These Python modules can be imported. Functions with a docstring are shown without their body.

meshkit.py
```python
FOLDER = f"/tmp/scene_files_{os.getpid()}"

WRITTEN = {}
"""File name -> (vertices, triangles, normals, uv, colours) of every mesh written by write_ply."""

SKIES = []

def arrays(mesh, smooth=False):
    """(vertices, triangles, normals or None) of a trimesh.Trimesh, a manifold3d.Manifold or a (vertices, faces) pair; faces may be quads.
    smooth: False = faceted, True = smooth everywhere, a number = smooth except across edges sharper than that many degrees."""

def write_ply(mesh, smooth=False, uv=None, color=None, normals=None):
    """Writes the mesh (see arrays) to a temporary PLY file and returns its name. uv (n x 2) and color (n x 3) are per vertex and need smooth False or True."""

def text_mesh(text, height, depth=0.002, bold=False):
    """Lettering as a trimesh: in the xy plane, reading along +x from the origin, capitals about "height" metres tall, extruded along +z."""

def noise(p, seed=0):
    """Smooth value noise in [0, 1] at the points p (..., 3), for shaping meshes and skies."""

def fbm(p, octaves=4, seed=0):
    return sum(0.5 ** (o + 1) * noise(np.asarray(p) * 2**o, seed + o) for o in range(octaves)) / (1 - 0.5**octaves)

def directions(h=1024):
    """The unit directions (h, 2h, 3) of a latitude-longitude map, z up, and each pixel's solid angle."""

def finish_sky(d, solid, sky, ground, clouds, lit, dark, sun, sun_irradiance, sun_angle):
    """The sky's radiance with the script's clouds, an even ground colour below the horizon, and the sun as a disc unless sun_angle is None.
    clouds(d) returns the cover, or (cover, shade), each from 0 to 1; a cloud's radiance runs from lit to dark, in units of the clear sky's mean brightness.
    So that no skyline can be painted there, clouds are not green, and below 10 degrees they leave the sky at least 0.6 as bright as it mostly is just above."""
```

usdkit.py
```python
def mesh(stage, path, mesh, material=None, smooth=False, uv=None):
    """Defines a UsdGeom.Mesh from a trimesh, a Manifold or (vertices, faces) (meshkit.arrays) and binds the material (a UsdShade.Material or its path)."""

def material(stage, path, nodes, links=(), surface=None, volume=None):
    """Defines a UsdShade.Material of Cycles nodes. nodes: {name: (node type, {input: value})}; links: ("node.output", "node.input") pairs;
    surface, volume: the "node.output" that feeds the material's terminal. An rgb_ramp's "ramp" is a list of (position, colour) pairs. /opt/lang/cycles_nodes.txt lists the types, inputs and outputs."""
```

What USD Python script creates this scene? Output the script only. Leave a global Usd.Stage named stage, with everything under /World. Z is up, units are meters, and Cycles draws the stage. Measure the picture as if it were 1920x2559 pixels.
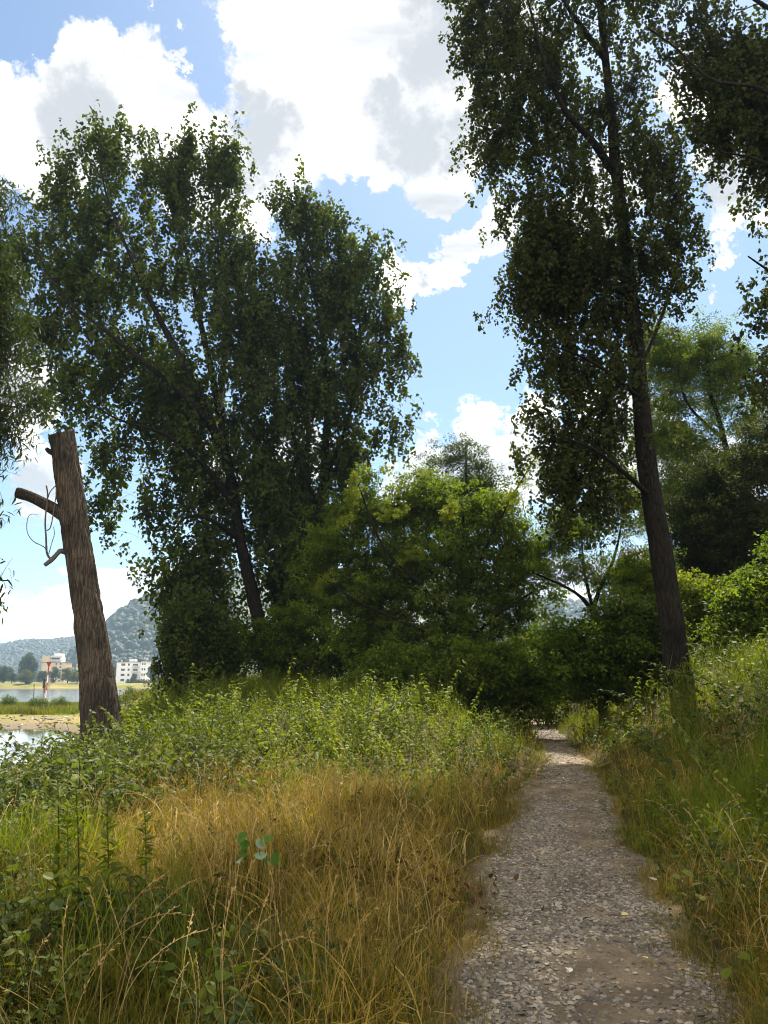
import math, random
import numpy as np, trimesh, usdkit, meshkit
from pxr import Usd, UsdGeom, UsdLux, UsdShade, Gf, Sdf, Vt

stage = Usd.Stage.CreateInMemory()
UsdGeom.SetStageUpAxis(stage, 'Z'); UsdGeom.SetStageMetersPerUnit(stage, 1.0)
UsdGeom.Xform.Define(stage, '/World')
rng = np.random.default_rng(11)
random.seed(11)

# ------------------------------------------------------------------ camera, sky, sun, exposure
EYE = 1.6
PITCH = math.atan((1704 - 1279.5) / 1920)
EXPOSURE = 1.7
SUN_ELEV, SUN_AZ = math.radians(56), math.radians(15)
SUN_POWER, SUN_ANGLE = 1.0, 0.5
SKY_STRENGTH = 0.05
HAZE_DENSITY = 0.00016

cam = UsdGeom.Camera.Define(stage, '/World/camera')
cam.CreateHorizontalApertureAttr(24.0); cam.CreateVerticalApertureAttr(32.0); cam.CreateFocalLengthAttr(24.0)
cam.CreateClippingRangeAttr((0.05, 20000.0)); cam.CreateExposureAttr(EXPOSURE)
cam.AddTranslateOp().Set((0, 0, EYE)); cam.AddRotateXOp().Set(90 + math.degrees(PITCH))

CP, SP = math.cos(PITCH), math.sin(PITCH)
def ray(px, py):
    a, b = (px - 960) / 1920.0, -(py - 1279.5) / 1920.0
    return np.array([a, CP - b * SP, SP + b * CP])
def at(px, py, Y):                      # the point of the photograph's line of sight that lies Y metres ahead
    r = ray(px, py)
    return np.array([0, 0, EYE]) + r * (Y / r[1])
def unit(v):
    v = np.asarray(v, float); return v / max(np.linalg.norm(v), 1e-9)

sun = UsdLux.DistantLight.Define(stage, '/World/sun')
sun.CreateNormalizeAttr(True); sun.CreateIntensityAttr(SUN_POWER); sun.CreateAngleAttr(SUN_ANGLE); sun.CreateColorAttr((1.0, 0.94, 0.84))
sun.AddRotateZOp().Set(-math.degrees(SUN_AZ)); sun.AddRotateXOp().Set(-(90 - math.degrees(SUN_ELEV)))
# -z of the light after Rz(-az)Rx(-(90-e)) : checked below
def sky_material():
    n, l = {}, []
    k = [0]
    def add(kind, ins=None, **links):
        k[0] += 1; name = 'n%d' % k[0]; n[name] = (kind, ins or {})
        for i, src in links.items(): l.append((src, name + '.' + i))
        return name
    sky = add('sky_texture', dict(sky_type='single_scattering', sun_disc=False, sun_elevation=SUN_ELEV, sun_rotation=SUN_AZ, altitude=100., air_density=1.0, aerosol_density=.6, ozone_density=1.0))
    sky = add('mix', dict(mix_type='multiply', fac=1.0, color2=(.8, .9, .96)), color1=sky + '.color')
    tc = add('texture_coordinate')
    d = tc + '.generated'
    geo = add('geometry'); 
    d = geo + '.position'
    nrm = add('vector_math', dict(math_type='normalize'), vector1=d); d = nrm + '.vector'
    def warp(scale, amt, detail, rough):
        nz = add('noise_texture', dict(scale=scale, detail=detail, roughness=rough), vector=d)
        o = add('vector_math', dict(math_type='subtract', vector2=(.5, .5, .5)), vector1=nz + '.color')
        s = add('vector_math', dict(math_type='scale', scale=amt), vector1=o + '.vector')
        return s + '.vector'
    def addv(a, b):
        return add('vector_math', dict(math_type='add'), vector1=a, vector2=b) + '.vector'
    dw = addv(addv(d, warp(5.0, 0.15, 2.0, .5)), warp(15.0, 0.15, 9.0, .66))
    def blobs(lst, vec, soft=False):
        acc = None
        for px, py, r in lst:
            c = unit(ray(px, py))
            q = np.linalg.norm(ray(px, py))
            dist = add('vector_math', dict(math_type='distance', vector2=tuple(c)), vector1=vec)
            rr = r / 1920.0 / q
            m = add('math', dict(math_type='multiply_add', value2=-1.0 / rr, value3=1.0), value1=dist + '.value') + '.value'
            acc = m if acc is None else add('math', dict(math_type='smoothmax', value3=0.15), value1=acc, value2=m) + '.value'
        return acc
    clouds = [(40,250,190),(230,200,170),(330,300,190),(400,110,70),(150,400,120),(680,110,190),(800,300,230),(640,420,190),(960,150,230),(1080,310,180),
              (1110,440,60),(930,450,80),(480,430,170),(1190,90,200),(1010,690,75),(1090,695,95),(1210,590,85),(1280,600,60),(1090,1130,110),(1210,1130,130),(1330,1150,130),(1000,1200,90),
              (1690,240,100),(1840,430,130),(1830,640,80),(1880,560,100),(30,1040,110),(90,1200,110),(10,960,80),(760,1130,120),(560,1180,120),(1500,500,150),(1580,1150,170),(1800,1200,150),(1000,-150,300),(1500,-250,260),(200,-350,260),(-250,330,260),(-200,1000,200),(2150,300,240),(2200,900,200)]
    cb = blobs(clouds, dw)
    # unseen clouds elsewhere, thickened to lift ambient light, and flat bands low down
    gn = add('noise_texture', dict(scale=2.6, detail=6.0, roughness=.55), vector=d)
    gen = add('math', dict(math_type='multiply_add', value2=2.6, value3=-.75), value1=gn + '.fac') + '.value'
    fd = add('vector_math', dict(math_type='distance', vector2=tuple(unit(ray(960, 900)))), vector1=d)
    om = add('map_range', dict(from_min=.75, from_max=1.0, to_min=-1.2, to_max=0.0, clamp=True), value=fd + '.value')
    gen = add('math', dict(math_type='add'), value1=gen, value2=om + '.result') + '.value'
    mp = add('mapping', dict(scale=(3.2, 3.2, 16.0)), vector=d)
    bn = add('noise_texture', dict(scale=1.6, detail=6.0, roughness=.55), vector=mp + '.vector')
    sz = add('separate_xyz', {}, vector=d)
    low = add('map_range', dict(from_min=.10, from_max=.30, to_min=.25, to_max=-1.2, clamp=True), value=sz + '.z')
    band = add('math', dict(math_type='multiply_add', value2=2.4, value3=-.98), value1=bn + '.fac') + '.value'
    band = add('math', dict(math_type='add'), value1=band, value2=low + '.result') + '.value'
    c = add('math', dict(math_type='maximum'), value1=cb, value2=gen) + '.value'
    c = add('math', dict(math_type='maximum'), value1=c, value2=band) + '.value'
    edge = add('noise_texture', dict(scale=26.0, detail=6.0, roughness=.6), vector=d)
    c = add('math', dict(math_type='multiply_add', value2=.35), value1=edge + '.fac', value3=c) + '.value'
    mask = add('map_range', dict(range_type='smoothstep', from_min=.25, from_max=.43, to_min=0., to_max=1.), value=c)
    greys = [(190,260,110),(110,330,100),(640,200,60),(680,290,80),(640,400,60),(1000,230,80),(1040,330,95),(1120,120,110),(1140,-20,120),(1150,330,60),(1075,700,35),(1840,470,90),(1880,380,80),(60,1180,80),(90,1420,70),(1690,320,50)]
    gb = blobs(greys, addv(d, warp(6.0, 0.22, 8.0, .66)))
    gn2 = add('math', dict(math_type='multiply_add', value2=1.8, value3=-.95), value1=bn + '.fac') + '.value'
    gg = add('math', dict(math_type='maximum'), value1=gb, value2=gn2) + '.value'
    shade = add('map_range', dict(range_type='smoothstep', from_min=-.35, from_max=.5, to_min=0., to_max=1.), value=gg)
    shade = add('rgb_ramp', dict(ramp=[(0., (0, 0, 0)), (.22, (.82, .82, .82)), (1., (1, 1, 1))]), fac=shade + '.result')
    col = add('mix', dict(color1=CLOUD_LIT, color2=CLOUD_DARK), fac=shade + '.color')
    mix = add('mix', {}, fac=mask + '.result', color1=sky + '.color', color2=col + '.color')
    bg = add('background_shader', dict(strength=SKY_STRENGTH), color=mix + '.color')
    return usdkit.material(stage, '/World/Looks/sky', n, l, surface=bg + '.background')
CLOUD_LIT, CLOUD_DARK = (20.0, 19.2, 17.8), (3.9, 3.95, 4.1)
UsdGeom.Scope.Define(stage, '/World/Looks')
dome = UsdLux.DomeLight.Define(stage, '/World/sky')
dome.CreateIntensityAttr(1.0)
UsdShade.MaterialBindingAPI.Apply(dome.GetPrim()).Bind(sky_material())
for key, val in dict(kind='structure', label='blue summer sky with big white clouds').items(): dome.GetPrim().SetCustomDataByKey(key, val)

# ------------------------------------------------------------------ helpers
used = {}
def numbered(path):
    if path not in used: used[path] = 0; return path
    used[path] += 1; return '%s_%03d' % (path, used[path])
def mark(prim, label=None, cat=None, group=None, kind=None):
    for k, v in dict(label=label, category=cat, group=group, kind=kind).items():
        if v: prim.SetCustomDataByKey(k, v)
    return prim
def thing(name, label, cat, loc=(0, 0, 0), rz=0.0, group=None, kind=None):
    x = UsdGeom.Xform.Define(stage, numbered('/World/' + name))
    x.AddTranslateOp().Set(tuple(float(c) for c in loc))
    if rz: x.AddRotateZOp().Set(math.degrees(rz))
    return mark(x.GetPrim(), label, cat, group, kind)
def part(parent, name, mesh, mat, smooth=False, kind=None, label=None):
    base = parent.GetPath().pathString if parent else '/World'
    return mark(usdkit.mesh(stage, numbered(base + '/' + name), mesh, mat, smooth=smooth).GetPrim(), label=label, kind=kind)

def euler_quat(yaw, tilt, tdir, spin=0.0):
    """rotation: spin about z, then tilt by `tilt` towards heading tdir; arrays."""
    n = len(yaw)
    q1 = np.stack([np.cos(yaw / 2), np.zeros(n), np.zeros(n), np.sin(yaw / 2)], 1)
    ax = np.stack([-np.sin(tdir), np.cos(tdir), np.zeros(n)], 1)
    q2 = np.concatenate([np.cos(tilt / 2)[:, None], ax * np.sin(tilt / 2)[:, None]], 1)
    w1, x1, y1, z1 = q2.T; w2, x2, y2, z2 = q1.T
    return np.stack([w1*w2-x1*x2-y1*y2-z1*z2, w1*x2+x1*w2+y1*z2-z1*y2, w1*y2-x1*z2+y1*w2+z1*x2, w1*z2+x1*y2-y1*x2+z1*w2], 1)
def scatter(parent, name, protos, pos, quat, scale, ids, kind='stuff', label=None, cat=None, top=False):
    base = parent.GetPath().pathString if parent else '/World'
    path = numbered(base + '/' + name)
    pi = UsdGeom.PointInstancer.Define(stage, path)
    targets = []
    for i, (m, mat) in enumerate(protos):
        p = '%s/source_%03d' % (path, i)
        usdkit.mesh(stage, p, m, mat); targets.append(Sdf.Path(p))
    pi.CreatePrototypesRel().SetTargets(targets)
    pos = np.asarray(pos, np.float32)
    pi.CreatePositionsAttr(Vt.Vec3fArray.FromNumpy(pos))
    pi.CreateOrientationsAttr(Vt.QuathArray([Gf.Quath(*map(float, q)) for q in quat]))
    sc = np.asarray(scale, np.float32)
    if sc.ndim == 1: sc = np.repeat(sc[:, None], 3, 1)
    pi.CreateScalesAttr(Vt.Vec3fArray.FromNumpy(np.ascontiguousarray(sc)))
    pi.CreateProtoIndicesAttr(Vt.IntArray.FromNumpy(np.asarray(ids, np.int32)))
    return mark(pi.GetPrim(), label, cat, None, kind)
def join(ms):
    vs, fs, o = [], [], 0
    for v, f in ms:
        vs.append(v); fs.append(np.asarray(f) + o); o += len(v)
    return np.vstack(vs), np.vstack(fs)
def tube(pts, rad, sides=8, rough=0.0, seed=0, cap=True, stretch=(3, 3, .35)):
    pts = np.asarray(pts, float); rad = np.broadcast_to(np.asarray(rad, float), (len(pts),))
    n = len(pts); t = np.gradient(pts, axis=0) if n > 2 else np.repeat((pts[1] - pts[0])[None], 2, 0)
    t /= np.linalg.norm(t, axis=1, keepdims=True) + 1e-12
    ref = np.array([1.0, 0.013, 0.017]) if abs(t[0] @ [1, 0, 0]) < .9 else np.array([0, 1.0, .01])
    a = np.arange(sides) * 2 * np.pi / sides
    rings, e = [], ref
    for i in range(n):
        e = e - (e @ t[i]) * t[i]; e /= np.linalg.norm(e); b = np.cross(t[i], e)
        rings.append(pts[i] + rad[i] * (np.cos(a)[:, None] * e + np.sin(a)[:, None] * b))
    v = np.array(rings)
    if rough:
        c = pts[:, None, :]
        q = v * np.array(stretch) + seed * 7.31
        k = (meshkit.fbm(q * 2.0, 3, seed) - .5) * 2
        v = c + (v - c) * (1 + rough * k)[..., None]
    v = v.reshape(-1, 3)
    i, j = np.meshgrid(np.arange(n - 1), np.arange(sides), indexing='ij')
    p, q, r, s = i * sides + j, i * sides + (j + 1) % sides, (i + 1) * sides + (j + 1) % sides, (i + 1) * sides + j
    f = np.vstack([np.stack([p, q, r], -1).reshape(-1, 3), np.stack([p, r, s], -1).reshape(-1, 3)])
    if cap:
        v = np.vstack([v, pts[:1], pts[-1:]]); m = len(v)
        k = np.arange(sides)
        f = np.vstack([f, np.stack([(k + 1) % sides, k, np.full(sides, m - 2)], 1), np.stack([(n-1)*sides + k, (n-1)*sides + (k+1) % sides, np.full(sides, m - 1)], 1)])
    return v, f
def smooth_path(pts, n):
    """Catmull-Rom through rows (any number of columns), n samples."""
    p = np.asarray(pts, float)
    if len(p) == 2: return p[0] + (p[1] - p[0]) * np.linspace(0, 1, n)[:, None]
    q = np.vstack([2 * p[0] - p[1], p, 2 * p[-1] - p[-2]])
    u = np.linspace(0, len(p) - 1, n); i = np.minimum(u.astype(int), len(p) - 2); t = (u - i)[:, None]
    a, b, c, d = q[i], q[i + 1], q[i + 2], q[i + 3]
    return .5 * (2 * b + (c - a) * t + (2 * a - 5 * b + 4 * c - d) * t**2 + (3 * b - a - 3 * c + d) * t**3)
def box(x0, x1, y0, y1, z0, z1):
    m = trimesh.creation.box([x1 - x0, y1 - y0, z1 - z0]); m.apply_translation([(x0 + x1) / 2, (y0 + y1) / 2, (z0 + z1) / 2])
    return np.array(m.vertices), np.array(m.faces)
def sstep(t): t = np.clip(t, 0, 1); return t * t * (3 - 2 * t)

# ------------------------------------------------------------------ materials
def mat(name, nodes, links, surface='p.BSDF'): return usdkit.material(stage, '/World/Looks/' + name, nodes, links, surface=surface)
def leaf_mat(name, ramp, trans=.35, tcol=1.9, rough=.6, spec=.16, island=.45):
    """Leaf: a colour per leaf and per clump from ramp, light shining through."""
    return mat(name, {
        'o': ('object_info', {}), 'g': ('geometry', {}),
        'm': ('mix_float', {'fac': island}), 'r': ('rgb_ramp', {'ramp': ramp}),
        'p': ('principled_bsdf', {'roughness': rough, 'specular_ior_level': spec}),
        't': ('mix', {'mix_type': 'multiply', 'fac': 1.0, 'color2': (tcol * 1.05, tcol * 1.1, tcol * .45)}),
        'b': ('translucent_bsdf', {}), 'x': ('mix_closure', {'fac': trans})},
        [('o.random', 'm.a'), ('g.random_per_island', 'm.b'), ('m.result', 'r.fac'), ('r.color', 'p.base_color'), ('r.color', 't.color1'), ('t.color', 'b.color'),
         ('p.BSDF', 'x.closure1'), ('b.BSDF', 'x.closure2')], surface='x.closure')
def bark_mat(name, c1, c2, scale=(16, 16, 2.4), bump=.8, patch=(1.3, 1.2, 1.1)):
    nodes = {'tc': ('texture_coordinate', {}), 'mp': ('mapping', {'scale': scale}), 'n': ('noise_texture', {'scale': 1.6, 'detail': 9., 'roughness': .7, 'distortion': .5}),
             'v': ('voronoi_texture', {'feature': 'distance_to_edge', 'scale': 1.1, 'randomness': 1.}), 'vr': ('rgb_ramp', {'ramp': [(0., (.25, .24, .23)), (.09, (.8, .8, .8)), (.3, (1., 1., 1.))]}),
             'n2': ('noise_texture', {'scale': 1.1, 'detail': 6., 'roughness': .65}), 'r': ('rgb_ramp', {'ramp': [(.3, c1), (.7, c2)]}),
             'h': ('mix', {'mix_type': 'multiply', 'fac': .85}), 'k': ('mix', {'mix_type': 'multiply', 'fac': .8}), 'r2': ('rgb_ramp', {'ramp': [(.34, (.45, .43, .42)), (.5, (.9, .88, .85)), (.66, patch)]}),
             'hs': ('math', {'math_type': 'multiply'}), 'b': ('bump', {'strength': bump, 'distance': .06}), 'p': ('principled_bsdf', {'roughness': .95, 'specular_ior_level': .08})}
    links = [('tc.object', 'mp.vector'), ('mp.vector', 'n.vector'), ('mp.vector', 'v.vector'), ('v.distance', 'vr.fac'), ('tc.object', 'n2.vector'), ('n.fac', 'r.fac'), ('n2.fac', 'r2.fac'), ('r.color', 'h.color1'), ('r2.color', 'h.color2'),
             ('h.color', 'k.color1'), ('vr.color', 'k.color2'), ('k.color', 'p.base_color'), ('n.fac', 'hs.value1'), ('vr.color', 'hs.value2'), ('hs.value', 'b.height'), ('b.normal', 'p.normal')]
    return mat(name, nodes, links)
def plain(name, col, rough=.7, var=.15, scale=3.0, spec=.3):
    a, b = tuple(c * (1 - var) for c in col), tuple(min(1, c * (1 + var)) for c in col)
    return mat(name, {'tc': ('texture_coordinate', {}), 'n': ('noise_texture', {'scale': scale, 'detail': 5.}), 'r': ('rgb_ramp', {'ramp': [(.3, a), (.7, b)]}),
                      'p': ('principled_bsdf', {'roughness': rough, 'specular_ior_level': spec})}, [('tc.object', 'n.vector'), ('n.fac', 'r.fac'), ('r.color', 'p.base_color')])

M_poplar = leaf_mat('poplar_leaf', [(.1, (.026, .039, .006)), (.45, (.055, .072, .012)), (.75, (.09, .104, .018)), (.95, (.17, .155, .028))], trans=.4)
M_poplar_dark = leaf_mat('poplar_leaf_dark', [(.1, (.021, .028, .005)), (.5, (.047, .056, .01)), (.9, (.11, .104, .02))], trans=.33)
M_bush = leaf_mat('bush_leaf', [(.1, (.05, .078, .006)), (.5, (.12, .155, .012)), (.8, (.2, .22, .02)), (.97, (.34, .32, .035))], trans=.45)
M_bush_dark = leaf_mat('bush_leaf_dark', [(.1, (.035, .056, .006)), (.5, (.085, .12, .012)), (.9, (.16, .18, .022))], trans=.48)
M_yellow = leaf_mat('young_leaf', [(.1, (.1, .125, .008)), (.5, (.18, .2, .012)), (.9, (.3, .27, .025))], trans=.4)
M_willow = leaf_mat('willow_leaf', [(.1, (.022, .034, .006)), (.5, (.042, .056, .011)), (.9, (.08, .085, .02))], trans=.3)
M_nettle = leaf_mat('nettle_leaf', [(.08, (.05, .07, .005)), (.45, (.135, .155, .011)), (.75, (.22, .22, .018)), (.95, (.34, .28, .045))], trans=.35)
M_bramble = leaf_mat('bramble_leaf', [(.08, (.028, .042, .005)), (.45, (.085, .105, .011)), (.75, (.15, .155, .02)), (.95, (.27, .22, .045))], trans=.3)
M_grass = leaf_mat('green_grass_blade', [(.08, (.065, .085, .005)), (.45, (.13, .15, .009)), (.75, (.21, .205, .015)), (.95, (.38, .3, .05))], trans=.35)
M_dry = leaf_mat('dry_grass_blade', [(.05, (.12, .078, .012)), (.3, (.28, .185, .026)), (.65, (.46, .315, .05)), (.95, (.7, .53, .155))], trans=.25, tcol=1.2)
M_olive = leaf_mat('olive_grass_blade', [(.08, (.06, .058, .007)), (.45, (.15, .125, .014)), (.75, (.26, .2, .03)), (.95, (.45, .34, .08))], trans=.3, tcol=1.4)
M_herb = leaf_mat('herb_leaf', [(.08, (.03, .045, .005)), (.45, (.075, .09, .01)), (.75, (.13, .14, .018)), (.95, (.24, .21, .04))], trans=.3)
M_straw = leaf_mat('straw_stalk', [(.05, (.28, .18, .06)), (.5, (.42, .29, .11)), (.95, (.55, .4, .18))], trans=.15, tcol=1.2)
M_deadleaf = leaf_mat('dead_leaf', [(.05, (.05, .022, .01)), (.5, (.13, .062, .02)), (.95, (.28, .16, .06))], trans=.2, tcol=1.2)
M_hill = leaf_mat('hill_tree', [(.05, (.01, .019, .008)), (.5, (.014, .025, .009)), (.85, (.02, .031, .011)), (.98, (.032, .042, .015))], trans=.0)
M_far = leaf_mat('far_tree_leaf', [(.05, (.025, .045, .015)), (.5, (.05, .08, .022)), (.95, (.09, .115, .03))], trans=.15)
M_far_yellow = leaf_mat('far_tree_leaf_yellow', [(.05, (.07, .085, .015)), (.5, (.13, .14, .025)), (.95, (.2, .18, .04))], trans=.15)
M_mistle = leaf_mat('mistletoe_leaf', [(.1, (.008, .013, .006)), (.9, (.024, .034, .014))], trans=.15)
M_bark = bark_mat('poplar_bark', (.006, .005, .004), (.034, .029, .023))
M_bark_pale = bark_mat('pale_poplar_bark', (.03, .027, .022), (.13, .12, .1))
M_bark_dark = bark_mat('shrub_bark', (.009, .007, .005), (.03, .024, .018), bump=.3)
M_dead = bark_mat('dead_wood', (.022, .017, .013), (.135, .11, .084), scale=(18, 18, 1.6), bump=.7, patch=(1.5, 1.35, 1.15))
M_twig = plain('grey_dead_twig', (.075, .065, .055))

# ------------------------------------------------------------------ terrain
_rows = [(2900, 1020, 1930), (2559, 1125, 1800), (2313, 1200, 1690), (2200, 1205, 1605), (2080, 1265, 1545), (1965, 1315, 1505), (1908, 1368, 1466), (1850, 1348, 1416), (1804, 1318, 1364), (1786, 1282, 1322)]
def flat(px, py, z=0.0):
    r = ray(px, py); return np.array([0, 0, EYE]) + r * ((z - EYE) / r[2])
_pl = np.array([flat(l, y) for y, l, r in _rows]); _pr = np.array([flat(r, y) for y, l, r in _rows])
def _wander(y, s):
    y = np.asarray(y, float); q = np.stack([y * 1.9, 0 * y + s * 7.3, 0 * y], -1)
    return .34 * (meshkit.fbm(q, 4, 3) - .5)
def path_l(y): return np.interp(y, np.r_[-30, _pl[:, 1], 60], np.r_[_pl[0, 0] - 1, _pl[:, 0], -2]) + _wander(y, 1.0)
def path_r(y): return np.interp(y, np.r_[-30, _pr[:, 1], 60], np.r_[_pr[0, 0] - .5, _pr[:, 0], 0]) + _wander(y, 4.0)
WATER = -2.4
def ground_h(x, y, detail=True):
    x, y = np.asarray(x, float), np.asarray(y, float)
    L, R = path_l(y), path_r(y)
    ur, ul = np.maximum(x - R, 0), np.maximum(L - x, 0)
    Ar = np.interp(y, [-20, 4, 7, 10, 15, 20, 35, 80], [.1, .2, .45, 1.0, 1.85, 2.1, 1.9, 1.6])
    Al = np.interp(y, [-20, 4, 8, 11, 15, 22, 30, 45, 90], [.1, .1, .12, .22, .55, 1.05, 1.25, 1.2, 1.2])
    h = Ar * sstep(ur / 4.2) + Al * sstep(ul / 3.4) + .10 * sstep((ur - .12) / .5) + .10 * sstep((ul - .12) / .5)
    xs = np.interp(y, [-60, 0, 8, 13, 17, 22, 28, 40, 60, 75, 157, 500, 3000], [-9, -6, -4.3, -3.2, -3.0, -4.2, -6, -9, -14, -17, -32, -95, -600])
    wd = np.interp(y, [0, 16, 30, 75, 160], [9, 9, 10, 14, 25])
    k = sstep((xs - x) / wd)
    bed = WATER - 1.0
    spit = np.interp(y, [58, 66, 72, 76, 84, 100, 128, 146, 157, 166], [bed, WATER - .25, WATER + .1, WATER + .4, WATER + .6, WATER + .75, WATER + .4, WATER + .15, WATER - .3, bed])
    spit = np.where(y < 170, spit, np.interp(y, [170, 440, 452, 462, 480, 3000], [bed, bed, WATER + .1, WATER + 1.6, .9, 3.0]))
    if detail: spit = spit + .25 * (meshkit.fbm(np.stack([x * .12, y * .12, 0 * x], -1), 3, 4) - .5) * (spit > WATER - .5)
    h = h * (1 - k) + spit * k
    far = sstep((y - 440) / 60)
    h = h * (1 - far) + np.maximum(h, .9) * far * (y > 462) + h * far * (y <= 462)
    if detail:
        q = np.stack([x, y, 0 * x], -1)
        h = h + .22 * (meshkit.fbm(q * .55, 3, 1) - .5) * sstep(np.minimum(ur + ul, 2) / 1.2) + .06 * (meshkit.fbm(q * 2.2, 3, 2) - .5)
    dpt = np.minimum(x - L, R - x) + .12
    return h - np.where((dpt > 0) & (y < 34), .07 * sstep(dpt / .2), 0)
def on_ground(px, py, lift=0.0, far=400.0):
    """First ground point (raised by lift) on the photograph's line of sight."""
    Y = np.exp(np.linspace(math.log(2.0), math.log(far), 1500)); r = ray(px, py)
    P = np.array([0, 0, EYE]) + r[None] * (Y / r[1])[:, None]
    low = P[:, 2] < ground_h(P[:, 0], P[:, 1], False) + lift
    i = np.argmax(low) if low.any() else len(Y) - 1
    return P[i]
gx = .9 * np.sinh(np.linspace(-8.3, 8.3, 520)); gy = 3 * np.sinh(np.linspace(-3.4, 7.6, 470)) + 4
X, Y = np.meshgrid(gx, gy); Z = ground_h(X, Y)
def grid(X, Y, Z):
    r, c = X.shape; i, j = np.meshgrid(np.arange(r - 1), np.arange(c - 1), indexing='ij'); p = (i * c + j).ravel()
    return np.stack([X, Y, Z], -1).reshape(-1, 3), np.vstack([np.stack([p, p + 1, p + c + 1], 1), np.stack([p, p + c + 1, p + c], 1)])
M_ground = mat('soil_and_turf', {
    'g': ('geometry', {}), 's': ('separate_xyz', {}), 'n': ('noise_texture', {'scale': 1.3, 'detail': 7., 'roughness': .6}), 'n2': ('noise_texture', {'scale': 14., 'detail': 5.}), 'n3': ('noise_texture', {'scale': .05, 'detail': 5.}),
    'soil': ('rgb_ramp', {'ramp': [(.3, (.03, .024, .011)), (.5, (.055, .043, .018)), (.7, (.1, .072, .03))]}),
    'turf': ('rgb_ramp', {'ramp': [(.35, (.085, .09, .022)), (.5, (.15, .14, .035)), (.65, (.24, .185, .06))]}),
    'sand': ('rgb_ramp', {'ramp': [(.3, (.09, .068, .044)), (.7, (.2, .155, .105))]}),
    'far': ('map_range', {'from_min': 45., 'from_max': 60., 'clamp': True}),
    'zz': ('math', {'math_type': 'multiply_add', 'value2': .6}), 'low': ('map_range', {'from_min': -1.95, 'from_max': -1.6, 'to_min': 1., 'to_max': 0., 'clamp': True}),
    'm1': ('mix', {}), 'm2': ('mix', {}), 'b': ('bump', {'strength': .5, 'distance': .04}), 'p': ('principled_bsdf', {'roughness': .95, 'specular_ior_level': .1})},
    [('g.position', 's.vector'), ('g.position', 'n.vector'), ('g.position', 'n2.vector'), ('g.position', 'n3.vector'), ('n.fac', 'soil.fac'), ('n3.fac', 'turf.fac'), ('n2.fac', 'sand.fac'), ('s.y', 'far.value'), ('n.fac', 'zz.value1'), ('s.z', 'zz.value3'),
     ('zz.value', 'low.value'), ('far.result', 'm1.fac'), ('soil.color', 'm1.color1'), ('turf.color', 'm1.color2'), ('low.result', 'm2.fac'), ('m1.color', 'm2.color1'), ('sand.color', 'm2.color2'), ('m2.color', 'p.base_color'),
     ('n2.fac', 'b.height'), ('b.normal', 'p.normal')])
g = part(None, 'ground', grid(X, Y, Z), M_ground, smooth=True)
mark(g, 'sloping riverside ground with grassy banks and a sandy spit', None, None, 'structure')

def water(name, rx, ry, rough, bscale, bstr, label):
    m = mat(name + '_surface', {'g': ('geometry', {}), 'mp': ('mapping', {'scale': (.5, 1.0, 1.)}), 'n': ('noise_texture', {'scale': bscale, 'detail': 4., 'roughness': .6}), 'b': ('bump', {'strength': bstr, 'distance': .12}),
        'p': ('principled_bsdf', {'base_color': (.05, .06, .05), 'roughness': rough, 'ior': 1.33, 'specular_ior_level': .6})},
        [('g.position', 'mp.vector'), ('mp.vector', 'n.vector'), ('n.fac', 'b.height'), ('b.normal', 'p.normal')])
    (x0, x1), (y0, y1) = rx, ry
    v = np.array([[x0, y0, WATER], [x1, y0, WATER], [x1, y1, WATER], [x0, y1, WATER]])
    mark(part(None, name, (v, np.array([[0, 1, 2], [0, 2, 3]])), m), label, None, None, 'structure')
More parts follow.
